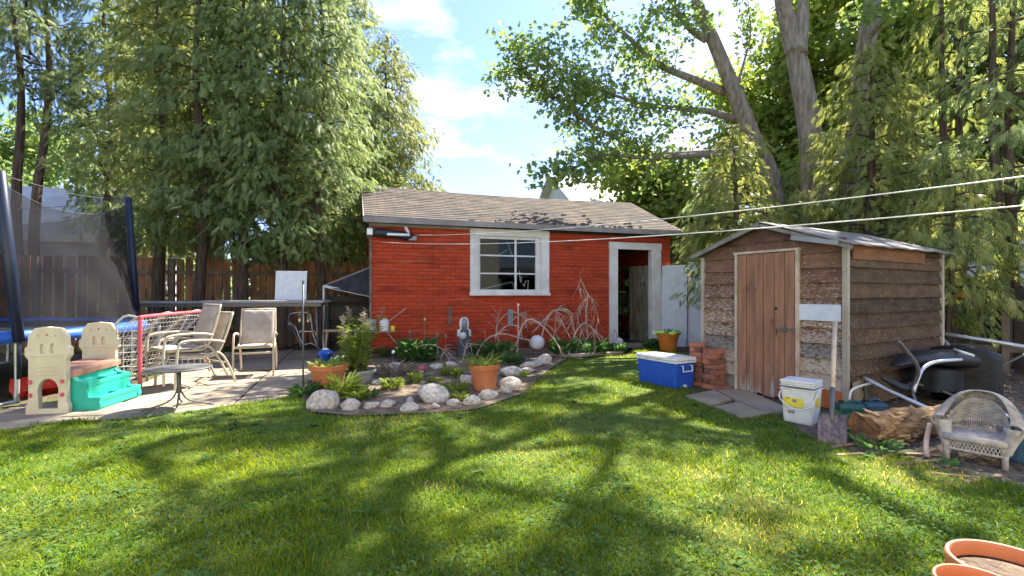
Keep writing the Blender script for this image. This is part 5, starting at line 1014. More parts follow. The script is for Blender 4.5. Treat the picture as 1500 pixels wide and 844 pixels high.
# bed plants
BP = [('fern_clump', 'deep green leafy clump with pale seed heads left of the statue', 'plant', 612, 530, .52, .42, 420, (.14, .28), .16, 'fern'), ('lime_plant', 'lime green bushy seedling at the left front of the bed', 'plant', 573, 573, .22, .16, 170, (.05, .09), .5, 'lime_leaf'), ('lime_plant', 'lime green seedling near the middle of the bed left of the boulder', 'plant', 608, 563, .14, .16, 110, (.05, .09), .5, 'lime_leaf'), ('lime_plant', 'lime seedling left of the middle terracotta pot, back row', 'plant', 655, 552, .14, .14, 100, (.05, .09), .4, 'lime_leaf'), ('lime_plant', 'lime seedling right behind the middle terracotta pot', 'plant', 672, 556, .12, .16, 90, (.05, .09), .4, 'lime_leaf'), ('lily_plant', 'spreading rosette of pointed leaves right of the biggest boulder', 'plant', 663, 577, .20, .05, 40, (.12, .2), .22, 'lime_leaf'), ('low_plant', 'low plant hugging the soil beside the middle terracotta pot', 'plant', 672, 588, .16, .05, 60, (.06, .1), .4, 'lime_leaf'), ('drooping_plant', 'pale drooping strappy plant beside the left terracotta pot', 'plant', 502, 585, .22, .26, 150, (.10, .20), .16, 'lime_leaf'), ('drooping_plant', 'yellow green leafy plant in front of the bowl planter', 'plant', 520, 588, .24, .12, 110, (.06, .12), .4, 'lime_leaf'), ('shrub', 'green leafy shrub behind the blue faceted pot', 'plant', 495, 548, .42, .26, 260, (.08, .16), .4, 'fern'), ('fern', 'dark fern at the foot of the low arched branches', 'plant', 728, 527, .50, .32, 360, (.12, .24), .14, 'fern'), ('fern', 'taller light green fern just above the gazing ball', 'plant', 768, 512, .32, .55, 280, (.14, .26), .16, 'fern'), ('fern', 'spiky green clump right of the gazing ball', 'plant', 828, 524, .36, .32, 260, (.14, .28), .08, 'fern'), ('fern', 'spiky green clump under the pale arched branch', 'plant', 868, 522, .34, .28, 240, (.12, .26), .08, 'fern'), ('bush', 'rounded bright green bush beside the doorstep', 'plant', 901, 519, .40, .24, 420, (.05, .10), .4, 'fern'), ('fern', 'low green plants between the gazing ball and middle pot', 'plant', 748, 535, .34, .16, 200, (.08, .16), .25, 'fern'), ('weed_clump', 'green weeds against the foundation right of the potting shelf', 'plant', 572, 525, .4, .16, 220, (.08, .18), .1, 'fern'), ('strappy_plant', 'dry tan strappy clump left of the dark green leafy clump', 'plant', 578, 552, .30, .10, 90, (.12, .26), .07, 'straw'), ('burdock', 'broad leafed weed growing at the base of the shovel', 'plant', 1232, 638, .15, .16, 26, (.08, .14), .7, 'fern'), ('weed', 'small bright weed at the foot of the wicker chair', 'plant', 1392, 690, .10, .04, 12, (.05, .08), .7, 'fern'), ('weed_clump', 'weeds growing along the doorway foot by the orange pot', 'plant', 955, 512, .30, .22, 140, (.08, .16), .3, 'fern'), ('weed_clump', 'sprawling weeds in the litter in front of the log', 'plant', 1290, 664, .3, .08, 90, (.04, .09), .4, 'fern')]
BP += [('fern', 'feathery green plant between the statue and the arched branches', 'plant', 705, 525, .3, .3, 200, (.1, .2), .12, 'fern'), ('low_plant', 'yellow green ground plant in front of the long flat rock', 'plant', 760, 553, .22, .04, 90, (.05, .1), .35, 'lime_leaf'), ('low_plant', 'sprawling green plant behind the white rocks at the far left of the border', 'plant', 535, 585, .24, .06, 110, (.05, .1), .35, 'fern'), ('grass_tuft', 'grassy tuft at the foot of the garden pole', 'plant', 446, 584, .18, .12, 150, (.08, .18), .06, 'fern'), ('low_plant', 'small leafy plant between the boulder and the toadstool ornament', 'plant', 636, 562, .14, .06, 60, (.05, .08), .4, 'lime_leaf'), ('fern', 'dark spiky plant behind the gazing ball against the wall', 'plant', 800, 508, .4, .3, 260, (.12, .24), .1, 'fern')]
for i, (n_, lab, cat, x, y, rad, h_, cnt, Lr_, wf, m) in enumerate(BP):
    g = G(x, y); clump(n_, lab, cat, (g.x, g.y+.02, .02), rad, h_, cnt, Lr_, wf, m, seed=200+i)
for i, (x, y0_, y1_) in enumerate(((621, 530, 468), (600, 530, 486), (640, 532, 490), (575, 540, 515), (652, 530, 492))):
    g = G(x, y0_); z1_ = H+(HY-y1_)*g.y/F; t = thing('seed_head', ['tallest pale seed head above the deep green clump', 'pale seed head on the left of the deep green clump', 'pale seed head on the right of the deep green clump', 'single white flower bud standing in the bed near the shelf', 'thin seed head nearest the statue'][i], 'flower', (g.x, g.y, .02)); mb = MB(); mb.tube([(0, 0, 0), (.01, 0, z1_-.05)], .005, 5); mb.build('stem', M['twig'], t); mb = MB(); mb.lathe([(.001, z1_-.06), (.022, z1_-.05), (.028, z1_-.03), (.012, z1_), (.001, z1_+.01)], 8, c=(.01, 0, 0)); mb.build('bud', M['straw'] if i != 3 else M['white'], t)
# ------------------------------------------------------------------ wall fixture and clothesline
u0, zf = RW(543, 344); u1 = RW(606); t = thing('clothesline_reel', 'grey and black clothesline reel and cylinder fixed under the eave at the shed corner', 'clothesline reel', O+NN*-.12, ang)
mb = MB(); mb.tube([(u0+.05, 0, zf+.03), (u0+.12, 0, zf+.03), (u0+.2, 0, zf+.03), (u1-.25, 0, zf), (u1-.1, 0, zf-.03), (u1, 0, zf-.03)], [.07, .09, .095, .085, .08, .05], 14); mb.build('cylinder', M['black'], t, smooth=True)
mb = MB(); mb.box((u0-.02, 0, zf+.04), (.12, .14, .15)); mb.build('end_box', M['galv'], t, bevel=.02); mb = MB(); mb.box((u1-.32, -.02, zf-.0), (.45, .15, .06)); mb.build('band', M['galv'], t, bevel=.015); mb = MB(); mb.box((u1-.04, .02, zf-.06), (.16, .16, .09)); mb.build('housing', M['greyboard'], t, bevel=.01); mb = MB(); mb.tube([(u1-.12, -.02, zf+.05), (u1-.18, -.06, zf+.16)], .03, 8); mb.build('pulley', M['white'], t)
def line(label, a, b, sag):
    pts = [a+(b-a)*s+Vector((0, 0, -sag*4*s*(1-s))) for s in np.linspace(0, 1.5, 36)]; o = MB().tube(pts, .0046, 6).build('clothesline', M['lineplastic'], smooth=True); return tag(o, label, 'clothesline')
wa = O+E*u1-NN*.14; wa.z = zf+.01; wb = O+E*RW(556)-NN*.05; wb.z = RW(556, 355)[1]
line('upper white clothesline strung from the shed corner across the yard', wa, P(1600, 246, 2.6), .10); line('lower white clothesline running just below the upper one', wb, P(1600, 292, 2.6), .12)
# ------------------------------------------------------------------ white panels
for i, (x0_, x1_, yt, yb_, lab) in enumerate(((969, 1006, 388, 490, 'tall white panel leaning beside the doorway of the red shed'), (1007, 1040, 384, 497, 'second white panel standing in the gap behind the brown shed'))):
    a = P(x0_, yb_, 11.55-.15*i); b = P(x1_, yb_+3, 11.3-.15*i); z1_ = H+(HY-yt)*11.4/F; mb = MB(); d = (b-a); d.z = 0
    mb.box((0, 0, z1_/2), (d.length, .03, z1_)); mb.box((-d.length/2+.02, -.018, z1_/2), (.04, .012, z1_)); o = mb.build('board_sheet', overlay(plain('panelw%d' % i, (.60, .63, .64), .6), (.30, .30, .27), 3, .6, .8, stretch=(1, 1, .4), z=(0, .6, .12, 0)), bevel=.003); o.location = ((a.x+b.x)/2, (a.y+b.y)/2, 0); o.rotation_euler = (R(-4), 0, math.atan2(d.y, d.x)); tag(o, lab, 'panel')
# white rag bundle by door
p = P(908, 492, 10.9); blob('paint_can', M['white'], (p.x, p.y, .14), (.12, .10, .09), 77, 'white crumpled bag lying beside the doorstep', 'bag', .3); bpy.data.objects['paint_can'].name = 'crumpled_bag'
# ------------------------------------------------------------------ cooler
c0 = G(990, 572); ec = Vector((1.76-c0.x, 6.85-c0.y, 0)).normalized(); ca_ = math.atan2(-ec.y, -ec.x); ck = thing('cooler', 'large blue cooler with white lid and side handle on the lawn', 'cooler', c0, ca_)
# local x from far-left corner to near corner => origin at near corner, body spans -x and +y
mb = MB(); LC_, WC_, hb = .70, .37, .335
def tbox(mb, x0, x1, y0, y1, z0, z1, k=.0): mb.add([(x0+k, y0+k, z0), (x1-k, y0+k, z0), (x1-k, y1-k, z0), (x0+k, y1-k, z0), (x0, y0, z1), (x1, y0, z1), (x1, y1, z1), (x0, y1, z1)], [(3, 2, 1, 0), (4, 5, 6, 7), (0, 1, 5, 4), (1, 2, 6, 5), (2, 3, 7, 6), (3, 0, 4, 7)])
tbox(mb, -LC_, 0, 0, WC_, 0, hb, .02); mb.build('body', M['blue'], ck, bevel=.02)
mb = MB(); tbox(mb, -LC_-.012, .012, -.012, WC_+.012, hb+.002, hb+.03); tbox(mb, -LC_-.006, .006, -.006, WC_+.006, hb+.034, hb+.075, -.006); tbox(mb, -LC_+.06, -.06, .05, WC_-.05, hb+.07, hb+.083); mb.build('lid', M['white'], ck, bevel=.012)
mb = MB(); mb.tube([(.0, .10, hb-.03), (.03, .10, hb-.03), (.035, .10, hb-.10), (.035, .27, hb-.10), (.03, .27, hb-.03), (.0, .27, hb-.03)], .009, 6); mb.build('handle', M['white'], ck); mb = MB(); mb.tube([(-.02, .17, .04), (.02, .17, .04)], .018, 10); mb.build('drain_plug', M['white'], ck)
# ------------------------------------------------------------------ bricks
bo = G(1050, 567); bq = QE; bn = QN; rb_ = random.Random(6); variants = []
for k in range(4):
    mb = MB(); mb.box((0, 0, 0), (.20, .095, .062)); o = mb.build('brick', M['brick'])
    for v in o.data.vertices: v.co += Vector((rb_.gauss(0, .003), rb_.gauss(0, .003), rb_.gauss(0, .0015)))
    variants.append(o.data); bpy.data.objects.remove(o)
for me_ in variants:
    bm = bmesh.new(); bm.from_mesh(me_); bmesh.ops.bevel(bm, geom=bm.edges[:], offset=.005, segments=1, affect='EDGES'); bm.to_mesh(me_); bm.free()
g0 = Vector(Q)+QE*.265-QN*.225
for c_, (ou, on) in enumerate(((.0, .0), (-.235, .03))):
    for k in range(9 if c_ == 1 else 8):
        for j in range(2):
            if k == 8 and j: continue
            o = bpy.data.objects.new('brick', variants[rb_.randrange(4)]); COL.objects.link(o); long_ = (k % 2 == 0)
            w_ = g0+QE*(ou+(.0 if long_ else (-.05+.10*j)))+QN*(on+(.10*j if long_ else .05)); o.location = (w_.x+rb_.gauss(0, .011), w_.y+rb_.gauss(0, .011), .035+.0655*k); o.rotation_euler = (0, 0, qa+(0 if long_ else pi/2)+rb_.gauss(0, .06))
            tag(o, '%s brick in the %s course up of the %s column of the brick stack' % ((('front', 'rear')[j]), ['lowest', 'second', 'third', 'fourth', 'fifth', 'sixth', 'seventh', 'eighth', 'topmost ninth'][k], ('right', 'left')[c_]), 'brick', 'bricks stacked beside the brown shed')
for k, (x, y) in enumerate(((1060, 573), (1022, 563))): 
    o = bpy.data.objects.new('brick', variants[k]); COL.objects.link(o); g = G(x, y); o.location = (g.x, g.y, .035); o.rotation_euler = (0, 0, .4+k*1.4); tag(o, ['loose brick on the ground at the near foot of the stack', 'loose brick on the ground between cooler and stack'][k], 'brick', 'bricks stacked beside the brown shed')
# twigs between cooler and bricks
for i, (a, b) in enumerate((((1000, 536), (1040, 500)), ((1006, 544), (1036, 515)))):
    A_, B_ = G(*a), P(b[0], b[1], 7.6); o = MB().tube(catmull([A_+Vector((0, 0, .03)), A_.lerp(B_, .5)+Vector((0, .05, .05)), B_], 4), [.03, .03, .028, .026, .025, .024, .02, .02, .015], 7).build('fallen_branch', M['bark'], smooth=True); tag(o, ['thick fallen branch leaning behind the cooler', 'lower fallen branch between cooler and bricks'][i], 'branch')
# ------------------------------------------------------------------ square pails
bk0 = G(1196, 626); bt_ = thing('square_pail', 'white square pail with yellow labels and wire handle beside the shed door', 'pail', (bk0.x-.04, bk0.y+.17, .0), R(-48))
def pail(t, z0, h_, w0, w1, d0, d1):
    mb = MB(); vs = [(-w0/2, -d0/2, z0), (w0/2, -d0/2, z0), (w0/2, d0/2, z0), (-w0/2, d0/2, z0), (-w1/2, -d1/2, z0+h_), (w1/2, -d1/2, z0+h_), (w1/2, d1/2, z0+h_), (-w1/2, d1/2, z0+h_)]; mb.add(vs, [(3, 2, 1, 0), (0, 1, 5, 4), (1, 2, 6, 5), (2, 3, 7, 6), (3, 0, 4, 7), (4, 5, 6, 7)]); return mb
mb = pail(bt_, .0, .34, .25, .29, .22, .255); mb.build('body', M['white'], bt_, bevel=.022)
for k, (z, w_) in enumerate(((.335, .305), (.365, .30))): mb = MB(); mb.box((0, 0, z), (w_, w_*.88, .012)); mb.build('rim', M['white'], bt_, bevel=.005)
mb = MB(); tbox(mb, -.145, .145, -.128, .128, .372, .41); tbox(mb, -.152, .152, -.135, .135, .395, .418); mb.build('lid', M['white'], bt_, bevel=.01)
mb = MB(); mb.box((-.03, -.1245, .21), (.17, .004, .085), Matrix.Rotation(R(-4), 3, 'X')); mb.build('label', M['yellow'], bt_); mb = MB(); mb.box((.138, 0, .215), (.004, .13, .09), Matrix.Rotation(R(3.4), 3, 'Y')); mb.build('label', M['yellow'], bt_)
mb = MB(); mb.box((-.02, -.1265, .225), (.035, .003, .03), Matrix.Rotation(R(-4), 3, 'X')); mb.box((-.05, -.1195, .115), (.06, .003, .03), Matrix.Rotation(R(-4), 3, 'X')); mb.build('print', M['greyboard'], bt_)
mb = MB(); mb.tube(catmull([(-.15, -.05, .33), (-.14, -.16, .24), (0, -.185, .16), (.13, -.17, .20), (.158, -.06, .33)], 6), .006, 6); mb.build('handle', M['white'], bt_, smooth=True)
# ------------------------------------------------------------------ shovel
sb = G(1217, 652); top = P(1223, 472, 4.75); sv = thing('shovel', 'wooden handled steel scoop shovel leaning on the brown shed corner', 'shovel', sb)
ax_ = (top-sb); 
dirn = ax_.normalized(); sd_ = Vector((0, 0, 1)).cross(dirn).normalized(); sd_ = Vector((.94, -.25, 0)); nr = sd_.cross(dirn).normalized(); Lh = ax_.length
mb = MB(); mb.tube([dirn*(Lh*.40), dirn*(Lh*.7), dirn*Lh], [.019, .020, .0215], 10); mb.build('handle', M['handle'], sv, smooth=True)
mb = MB(); mb.tube([dirn*(Lh*.17), dirn*(Lh*.30), dirn*(Lh*.42)], [.022, .019, .022], 10); mb.build('socket', M['greymetal'], sv, smooth=True)
mb = MB(); vs = []; bw_ = 39/2*4.02/F; nb_ = 13; bl_ = Lh*.205
for i in range(nb_):
    u = i/(nb_-1)*2-1
    for j in range(6):
        q = j/5; d = .035*u*u*-1+.006*cos(u*14); vs.append(sd_*u*bw_*(1 if j else .98)+dirn*(bl_*q)+nr*(d*-1+(.02 if j == 5 else 0)))
mb.add(vs, [(i*6+j, (i+1)*6+j, (i+1)*6+j+1, i*6+j+1) for i in range(nb_-1) for j in range(5)]); mb.build('blade', mat('rusty', (.24, .19, .18), (.10, .075, .07), .6, .5, scale=3, stretch=(9, 9, .7), bump=.3), sv, smooth=True, solid=.006)
# ------------------------------------------------------------------ log, gas can, wicker chair, barrel
la, lb = G(1281, 660), G(1372, 648); la = Vector((la.x, la.y+.12, .14)); lb = P(1378, 622, la.y+.32); lb.z = .15
lg = thing('rotten_log', 'thick rotting log with peeling bark lying by the wicker chair', 'log', (la.x, la.y, 0)); dL = lb-la; Ll = dL.length; Ml = Vector((0, 0, 1)).rotation_difference(dL.normalized()).to_matrix(); rL = random.Random(2)
mb = MB(); vs = []; nl_, na = 30, 34
for i in range(nl_+1):
    for j in range(na):
        a = 2*pi*j/na; r = .128+.012*sin(a*3+i*.3)+.010*sin(a*7+i*.9)+rL.uniform(-.009, .009); r *= (1-.12*(i/nl_)); v = Ml @ Vector((r*cos(a), r*sin(a), Ll*i/nl_+.012*sin(a*5)*(1 if i in (0, nl_) else 0))); vs.append(v+Vector((0, 0, .135)))
mb.add(vs, [(i*na+j, i*na+(j+1) % na, (i+1)*na+(j+1) % na, (i+1)*na+j) for i in range(nl_) for j in range(na)]); mb.build('bark', M['rot'], lg)
mb = MB(); mb.add(vs[:na], [tuple(range(na))]); o = mb.build('cut_end', overlay(mat('endgrain', (.30, .14, .06), (.10, .05, .03), .9, scale=12, bump=.8), (.04, .025, .02), 4, .55, .65), lg); mb = MB(); mb.add(vs[-na:], [tuple(range(na))]); mb.build('cut_end', M['dark'], lg)
for k in range(46):
    mb = MB() if k == 0 else mb; s = rL.random(); a = rL.uniform(.2, 2.9) if rL.random() < .75 else rL.uniform(0, 6.28); r = .135*(1-.1*s); c = Ml @ Vector((r*cos(a), r*sin(a), Ll*s))+Vector((0, 0, .135)); RR = Matrix.Rotation(rL.uniform(-.5, .5), 3, 'X') @ Matrix.Rotation(rL.uniform(-.9, .9), 3, 'Z') @ Matrix.Rotation(rL.uniform(-.5, .5), 3, 'Y')
    mb.box(c, (rL.uniform(.03, .11), rL.uniform(.02, .06), rL.uniform(.006, .014)), RR)
mb.build('bark_flakes', overlay(mat('flake', (.50, .34, .17), (.28, .16, .08), .95, bump=.5), (.62, .50, .36), 5, .55, .65), lg)
for i, (x, y, l_, a) in enumerate(((1240, 655, .35, .3), (1262, 668, .4, .1), (1330, 668, .5, -.2), (1300, 672, .3, .5), (1350, 680, .45, .2), (1395, 700, .3, -.4), (1440, 705, .35, .3), (1250, 640, .3, .9))):
    g = G(x, y); d = Vector((cos(a), sin(a), 0))*l_/2; o = MB().bar(g-d+Vector((0, 0, .015)), g+d+Vector((0, 0, .022)), .035, .012).build('wood_scrap', M['wood'], bevel=.003); tag(o, ['wood scrap right of the shovel blade', 'thin wood scrap in front of the cut end of the rotting log', 'long wood scrap before the middle of the rotting log', 'short scrap slanting in the litter between the shovel and log', 'wood scrap pointing at the left leg of the wicker chair', 'wood scrap lying under the front of the wicker chair', 'wood scrap at the right foot of the wicker chair', 'steeply angled scrap behind the shovel blade'][i], 'wood scrap', 'wood scraps around the log')
def can(label, px_, y_, sx, sy, sz_, m, rz, dy=.12):
    g = G(px_, y_); t = thing('fuel_can', label, 'fuel can', (g.x, g.y+dy, 0), rz); mb = MB(); mb.box((0, 0, sz_*.45), (sx, sy, sz_*.9)); mb.build('body', m, t, bevel=min(sx, sy)*.22); mb = MB(); mb.tube([(-sx*.3, 0, sz_*.88), (-sx*.3, 0, sz_*1.02)], .025, 10); mb.build('cap', M['black'], t); mb = MB(); mb.tube(catmull([(-sx*.1, 0, sz_*.86), (0, 0, sz_*1.0), (sx*.25, 0, sz_*1.0), (sx*.35, 0, sz_*.86)], 4), .013, 8); mb.build('handle', m, t, smooth=True)
can('dark teal fuel can sitting behind the rotting log', 1288, 634, .24, .17, .20, M['cangreen'], R(-15), .38); can('navy plastic can in the shade right of the teal fuel can', 1330, 628, .24, .16, .17, M['canblue'], R(5), .45)
# wicker chair
wf = (G(1389, 672)+G(1470, 691))/2; wang = math.atan2(G(1470, 691).y-G(1389, 672).y, G(1470, 691).x-G(1389, 672).x)
wk = thing('wicker_chair', 'weathered white wicker armchair with rounded fan back at the right edge', 'chair', (wf.x, wf.y, 0), wang+R(10)); wm = M['wicker']
WS, DS, SH = .31, .30, .165   # leg spacing, depth, seat height; +y is the back
for sx in (-1, 1):
    for y in (0, DS): mb = MB(); mb.tube([(sx*WS/2, y, 0), (sx*WS/2, y, SH)], .019, 10); mb.build('leg', wm, wk, smooth=True)
mb = MB(); vs = []
seatn = 12
for i in range(seatn+1):
    for j in range(seatn+1):
        u, v = i/seatn*2-1, j/seatn; vs.append((u*(WS/2+.012+.02*v), v*DS*1.0-.01, SH+.028+.012*(1-u*u)*sin(pi*v)+.003*((i+j) % 2)))
mb.add(vs, [(i*13+j, (i+1)*13+j, (i+1)*13+j+1, i*13+j+1) for i in range(seatn) for j in range(seatn)]); mb.tube([(-WS/2-.01, -.012, SH+.015), (WS/2+.01, -.012, SH+.015)], .018, 10); mb.build('seat', wm, wk, smooth=True, solid=.02)
mb = MB()  # woven apron under the seat front and sides: diamond lattice
def lattice(mb, f, nu, nv, r):
    for i in range(-nv, nu+1):
        for sg in (1, -1):
            pts = []
            for s in np.linspace(0, 1, 5):
                u = (i+(s if sg == 1 else 1-s)*nv*.8)/nu
                if 0 <= u <= 1: pts.append(f(u, s))
            if len(pts) > 1: mb.tube(pts, r, 4, cap=False)
lattice(mb, lambda u, s: Vector((-WS/2+WS*u, -.014, SH-.065+.07*s)), 15, 2, .0035); 
for sx in (-1, 1): lattice(mb, lambda u, s, sx=sx: Vector((sx*WS/2+sx*.012, DS*u, SH-.065+.07*s)), 13, 2, .0035)
mb.tube([(-WS/2, -.015, SH-.07), (WS/2, -.015, SH-.07)], .009, 6)
for sx in (-1, 1): mb.tube([(sx*(WS/2+.012), 0, SH-.07), (sx*(WS/2+.012), DS, SH-.07)], .009, 6)
mb.build('apron', wm, wk)
# shell: rim curve from front of left arm up over the back and down to the right arm
def rim(t):  # t in -1..1
    a = t*pi/2; s = abs(t); x = .212*sin(a*.98)*(1-.06*s*s) ; y = DS*1.12*max(0, cos(a))**.75 if s < 1 else 0
    k = min(1, s/.92); z = .165+.095*(1+cos(pi*min(1, s**1.35*1.02)))*1.0
    return Vector((x, y-.02, SH+z*.92-.03))
ts = np.linspace(-.97, .97, 72)
def rad_n(t): a = t*pi/2; return Vector((sin(a), cos(a)*.9, 0)).normalized()
mb = MB(); ring = []      # thick rolled rim of wrapped cane
for t in ts:
    c = rim(t); o_ = rad_n(t); pts = []
    for k in range(9):
        ph = -.5+k/8*3.6; pts.append(c+o_*(.048*sin(ph))+Vector((0, 0, .040*cos(ph)+.0)))
    mb.tube(pts, .0058, 5, cap=False)
    ring.append(pts)
vs = [p for r_ in ring for p in r_]
mb2 = MB(); mb2.add([p*1+Vector((0, 0, -.002)) for p in vs], [(i*9+j, (i+1)*9+j, (i+1)*9+j+1, i*9+j+1) for i in range(71) for j in range(8)]); mb.add(mb2.v, mb2.f)
mb.build('rolled_rim', wm, wk, smooth=True)
mb = MB()   # woven back between seat and rim
def back(u, s):
    t = u*1.9-.95; t *= .93; top = rim(t)-rad_n(t)*.03-Vector((0, 0, .015)); a = t*pi/2; bot = Vector((WS/2*1.02*max(-1, min(1, sin(a)*1.25)), DS*max(0, cos(a))**.6, SH+.02)); p = bot.lerp(top, s); p += rad_n(t)*.015*sin(pi*s); return p
for i in range(46):
    if True: mb.tube([back(i/45, s) for s in np.linspace(.0, 1, 8)], .0026, 4, cap=False)
for s in (.03, .07, .11, .33, .37, .9, .94, .98): mb.tube([back(u, s) for u in np.linspace(0, 1, 50)], .0042, 4, cap=False)
for i in range(-6, 36):
    for sg in (1, -1):
        pts = []
        for s in np.linspace(.38, .9, 9):
            u = (i+(s-.38)*10*sg+(0 if sg == 1 else 5))/36
            if .02 <= u <= .98: pts.append(back(u, s))
        if len(pts) > 1: mb.tube(pts, .0034, 4, cap=False)
mb.build('back', wm, wk)
for sx in (-1, 1):   # arm fronts: ribbed panels from the rim end down to the leg
    mb = MB(); 
    for k in range(26):
        s = k/25; top = rim(sx*.97); c = Vector((sx*WS/2, -.005, SH-.05)).lerp(top+Vector((0, .02, 0)), s); w_ = .03+.032*s**1.5; mb.tube([c+Vector((-w_*.9, .01, 0)), c+Vector((0, -.02, 0)), c+Vector((w_, .01, 0)), c+Vector((w_*.9, .06, .01))], .0068, 5)
    mb.build('arm_front', wm, wk, smooth=True)
# white curved stick through it
p = G(1365, 675); o = MB().tube(catmull([p+Vector((-.02, .02, .02)), p+Vector((.06, .12, .10)), p+Vector((.16, .2, .22))], 4), .018, 8).build('driftwood', M['drywood'], smooth=True); tag(o, 'short bleached stick between the rotting log and the wicker chair', 'stick')
p = G(1514, 688); mb = MB(); mb.lathe([(.001, 0), (.15, 0), (.165, .03), (.165, .30), (.15, .33), (.001, .33)], 28); o = mb.build('barrel', M['barrel'], smooth=False, bevel=.008); o.location = (p.x+.13, p.y+.16, 0); tag(o, 'blue plastic barrel cut by the right edge beside the wicker chair', 'barrel')
# ------------------------------------------------------------------ black exercise machine
ml = thing('exercise_machine', 'black exercise machine with curved handlebars under a sagging black cover', 'exercise machine', (4.2, 5.0, 0)); mo = Vector((4.2, 5.0, 0)); YM = 5.1
def PM(x, y, Y=YM): return P(x, y, Y)-mo
def tb(name, pts, r, m, n=8): c = catmull(pts, 5); mb = MB(); mb.tube(c, r if not isinstance(r, list) else lerp(r, len(c)), n); return mb.build(name, m, ml, smooth=True)
tb('handlebar', [PM(1316, 500, 4.7), PM(1326, 512, 4.75), PM(1340, 530, 4.8), PM(1345, 545, 4.85), PM(1340, 562, 4.9), PM(1337, 575, 4.9)], .018, M['greymetal'])
tb('handlebar', [PM(1338, 574, 4.9), PM(1344, 556, 4.9), PM(1352, 540, 4.95), PM(1368, 531, 5.0), PM(1390, 528, 5.1), PM(1408, 527, 5.2)], .018, M['alu'])
tb('rail', [PM(1265, 553, 5.2), PM(1300, 571, 5.0), PM(1345, 592, 4.8), PM(1372, 604, 4.7)], .022, M['galv'])
tb('rail', [PM(1330, 560, 5.4), PM(1372, 570, 5.3), PM(1420, 590, 5.1)], .016, M['greymetal']); tb('support', [PM(1337, 575, 4.9), PM(1342, 592, 4.85), PM(1350, 606, 4.85)], .015, M['greymetal'])
tb('support', [PM(1268, 556, 5.2), PM(1268, 600, 5.2), Vector((PM(1268, 600, 5.2).x, PM(1268, 600, 5.2).y, 0))], .015, M['greymetal'])
tb('seat', [PM(1290, 553, 5.0), PM(1305, 560, 4.98), PM(1322, 568, 4.95), PM(1335, 566, 4.95), PM(1342, 556, 4.95)], [.010, .035, .045, .04, .012], M['black'], 10)
sp_ = catmull([PM(1308, 536, 5.15), PM(1330, 528, 5.2), PM(1355, 524, 5.3), PM(1380, 524, 5.4), PM(1405, 526, 5.5), PM(1430, 528, 5.6)], 4); hs_ = lerp([.012, .05, .075, .09, .11, .10], len(sp_)); ws_ = lerp([.03, .12, .17, .19, .22, .20], len(sp_)); mb = MB(); vs = []; dx_ = (sp_[-1]-sp_[0]).normalized(); sx_ = Vector((dx_.y, -dx_.x, 0)).normalized()
for p_, h_, w_ in zip(sp_, hs_, ws_):
    for j in range(18): a = 2*pi*j/18; c_, s_2 = cos(a), sin(a); vs.append(p_+sx_*w_*math.copysign(abs(c_)**.8, c_)+Vector((0, 0, h_*math.copysign(abs(s_2)**.7, s_2))))
n_ = len(sp_); mb.add(vs, [(i*18+j, i*18+(j+1) % 18, (i+1)*18+(j+1) % 18, (i+1)*18+j) for i in range(n_-1) for j in range(18)]+[tuple(range(18)), tuple(range((n_-1)*18, n_*18))]); mb.build('upper_body', M['black'], ml, smooth=True)
mb = MB(); a_, b_2 = PM(1352, 556, 5.35), PM(1400, 556, 5.55); mb.bar(a_, b_2, .28, .26); mb.build('motor_housing', M['blackfab'], ml, bevel=.04)
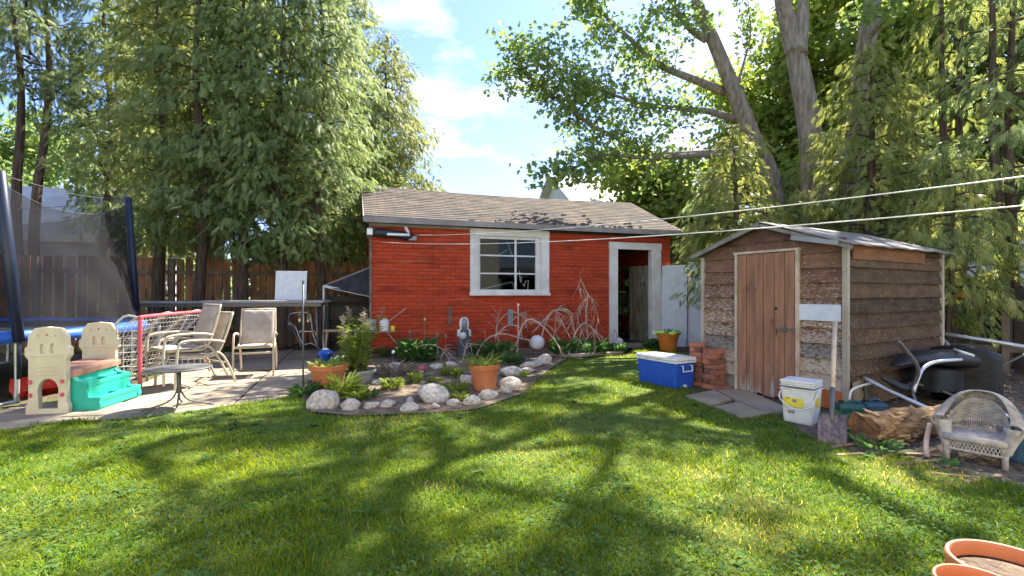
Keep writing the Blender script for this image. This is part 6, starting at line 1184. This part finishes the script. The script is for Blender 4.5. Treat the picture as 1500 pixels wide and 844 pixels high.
# covered bulk
vs = []; top = []; mb = MB(); nu, nv = 22, 16
for i in range(nu+1):
    for j in range(nv+1):
        u, v = i/nu, j/nv; a = 2*pi*u; cx_, cy_ = 5.24-mo.x, 5.60-mo.y; rx, ry = .29, .33; hgt = .60+.02*sin(a*2)-.03*cos(a); k = (1-(max(0, v-.72)/.28)**2.2)**.5; fold = 1+.05*sin(a*7+v*3)*(1-v); z = hgt*min(1, v/.72)**1.0*.86+(.14*hgt*math.sqrt(max(0, 1-((1-v)/.28)**2)) if v > .72 else 0)
        vs.append((cx_+rx*cos(a)*k*fold, cy_+ry*sin(a)*k*fold, .03+z+.02*cos(a)*v))
mb.add(vs, [(i*(nv+1)+j, (i+1)*(nv+1)+j, (i+1)*(nv+1)+j+1, i*(nv+1)+j+1) for i in range(nu) for j in range(nv)]); mb.build('cover', mat('plasticbag', (.012, .012, .014), (.006, .006, .008), .5, scale=4, bump=.7, bscale=9, bdist=.02, spec=.3), ml, smooth=True)
tb('strap', [PM(1398, 512, 5.35), PM(1410, 516, 5.2), PM(1426, 521, 5.2)], .014, M['white'])
# pale tube frame left against the shed, and poles
t = thing('tube_frame', 'pale bent tube frame and board leaning at the foot of the dark shed side', 'frame', (3.6, 5.0, 0)); o_ = Vector((3.6, 5.0, 0)); mb = MB(); mb.tube(catmull([P(1245, 610, 4.95)-o_, P(1245, 580, 4.95)-o_, P(1250, 570, 5.0)-o_, P(1262, 565, 5.1)-o_, P(1275, 562, 5.2)-o_], 5), .012, 8); mb.build('tube', M['lineplastic'], t, smooth=True); mb = MB(); a, b = P(1250, 600, 5.05)-o_, P(1280, 592, 5.5)-o_; mb.bar(Vector((a.x, a.y, .17)), Vector((b.x, b.y, .17)), .015, .30); mb.build('board', M['wood'], t)
for i, (a, b, r) in enumerate(((P(1372, 488, 6.6), P(1540, 515, 6.0), .028), (P(1374, 490, 6.5), P(1420, 540, 6.2), .022), (P(1405, 580, 6.0), P(1560, 612, 5.4), .014), (P(1420, 560, 6.3), P(1510, 515, 6.2), .016))):
    o = MB().tube([a, a.lerp(b, .5)+Vector((0, 0, .01)), b], r, 8).build('metal_pole', M['galv'] if i != 3 else M['greymetal'], smooth=True); tag(o, ['thick grey pole lying across the frame behind the black cover', 'short grey pole slanting down behind the black cover', 'thin pale pole low behind the wicker chair', 'thin dark pole slanting up to the right behind the wicker chair'][i], 'pole')
p = P(1413, 434, 7.1); t = thing('bird_feeder', 'small orange hanging feeder in the right cedar branches', 'bird feeder', (p.x, p.y, p.z)); mb = MB(); mb.lathe([(.001, -.03), (.10, -.03), (.12, .0), (.11, .01), (.05, .05), (.001, .06)], 18); mb.build('tray', M['orange'], t, smooth=True); mb = MB(); mb.tube([(0, 0, .05), (.02, 0, .7)], .004, 5); mb.build('cord', M['greymetal'], t)
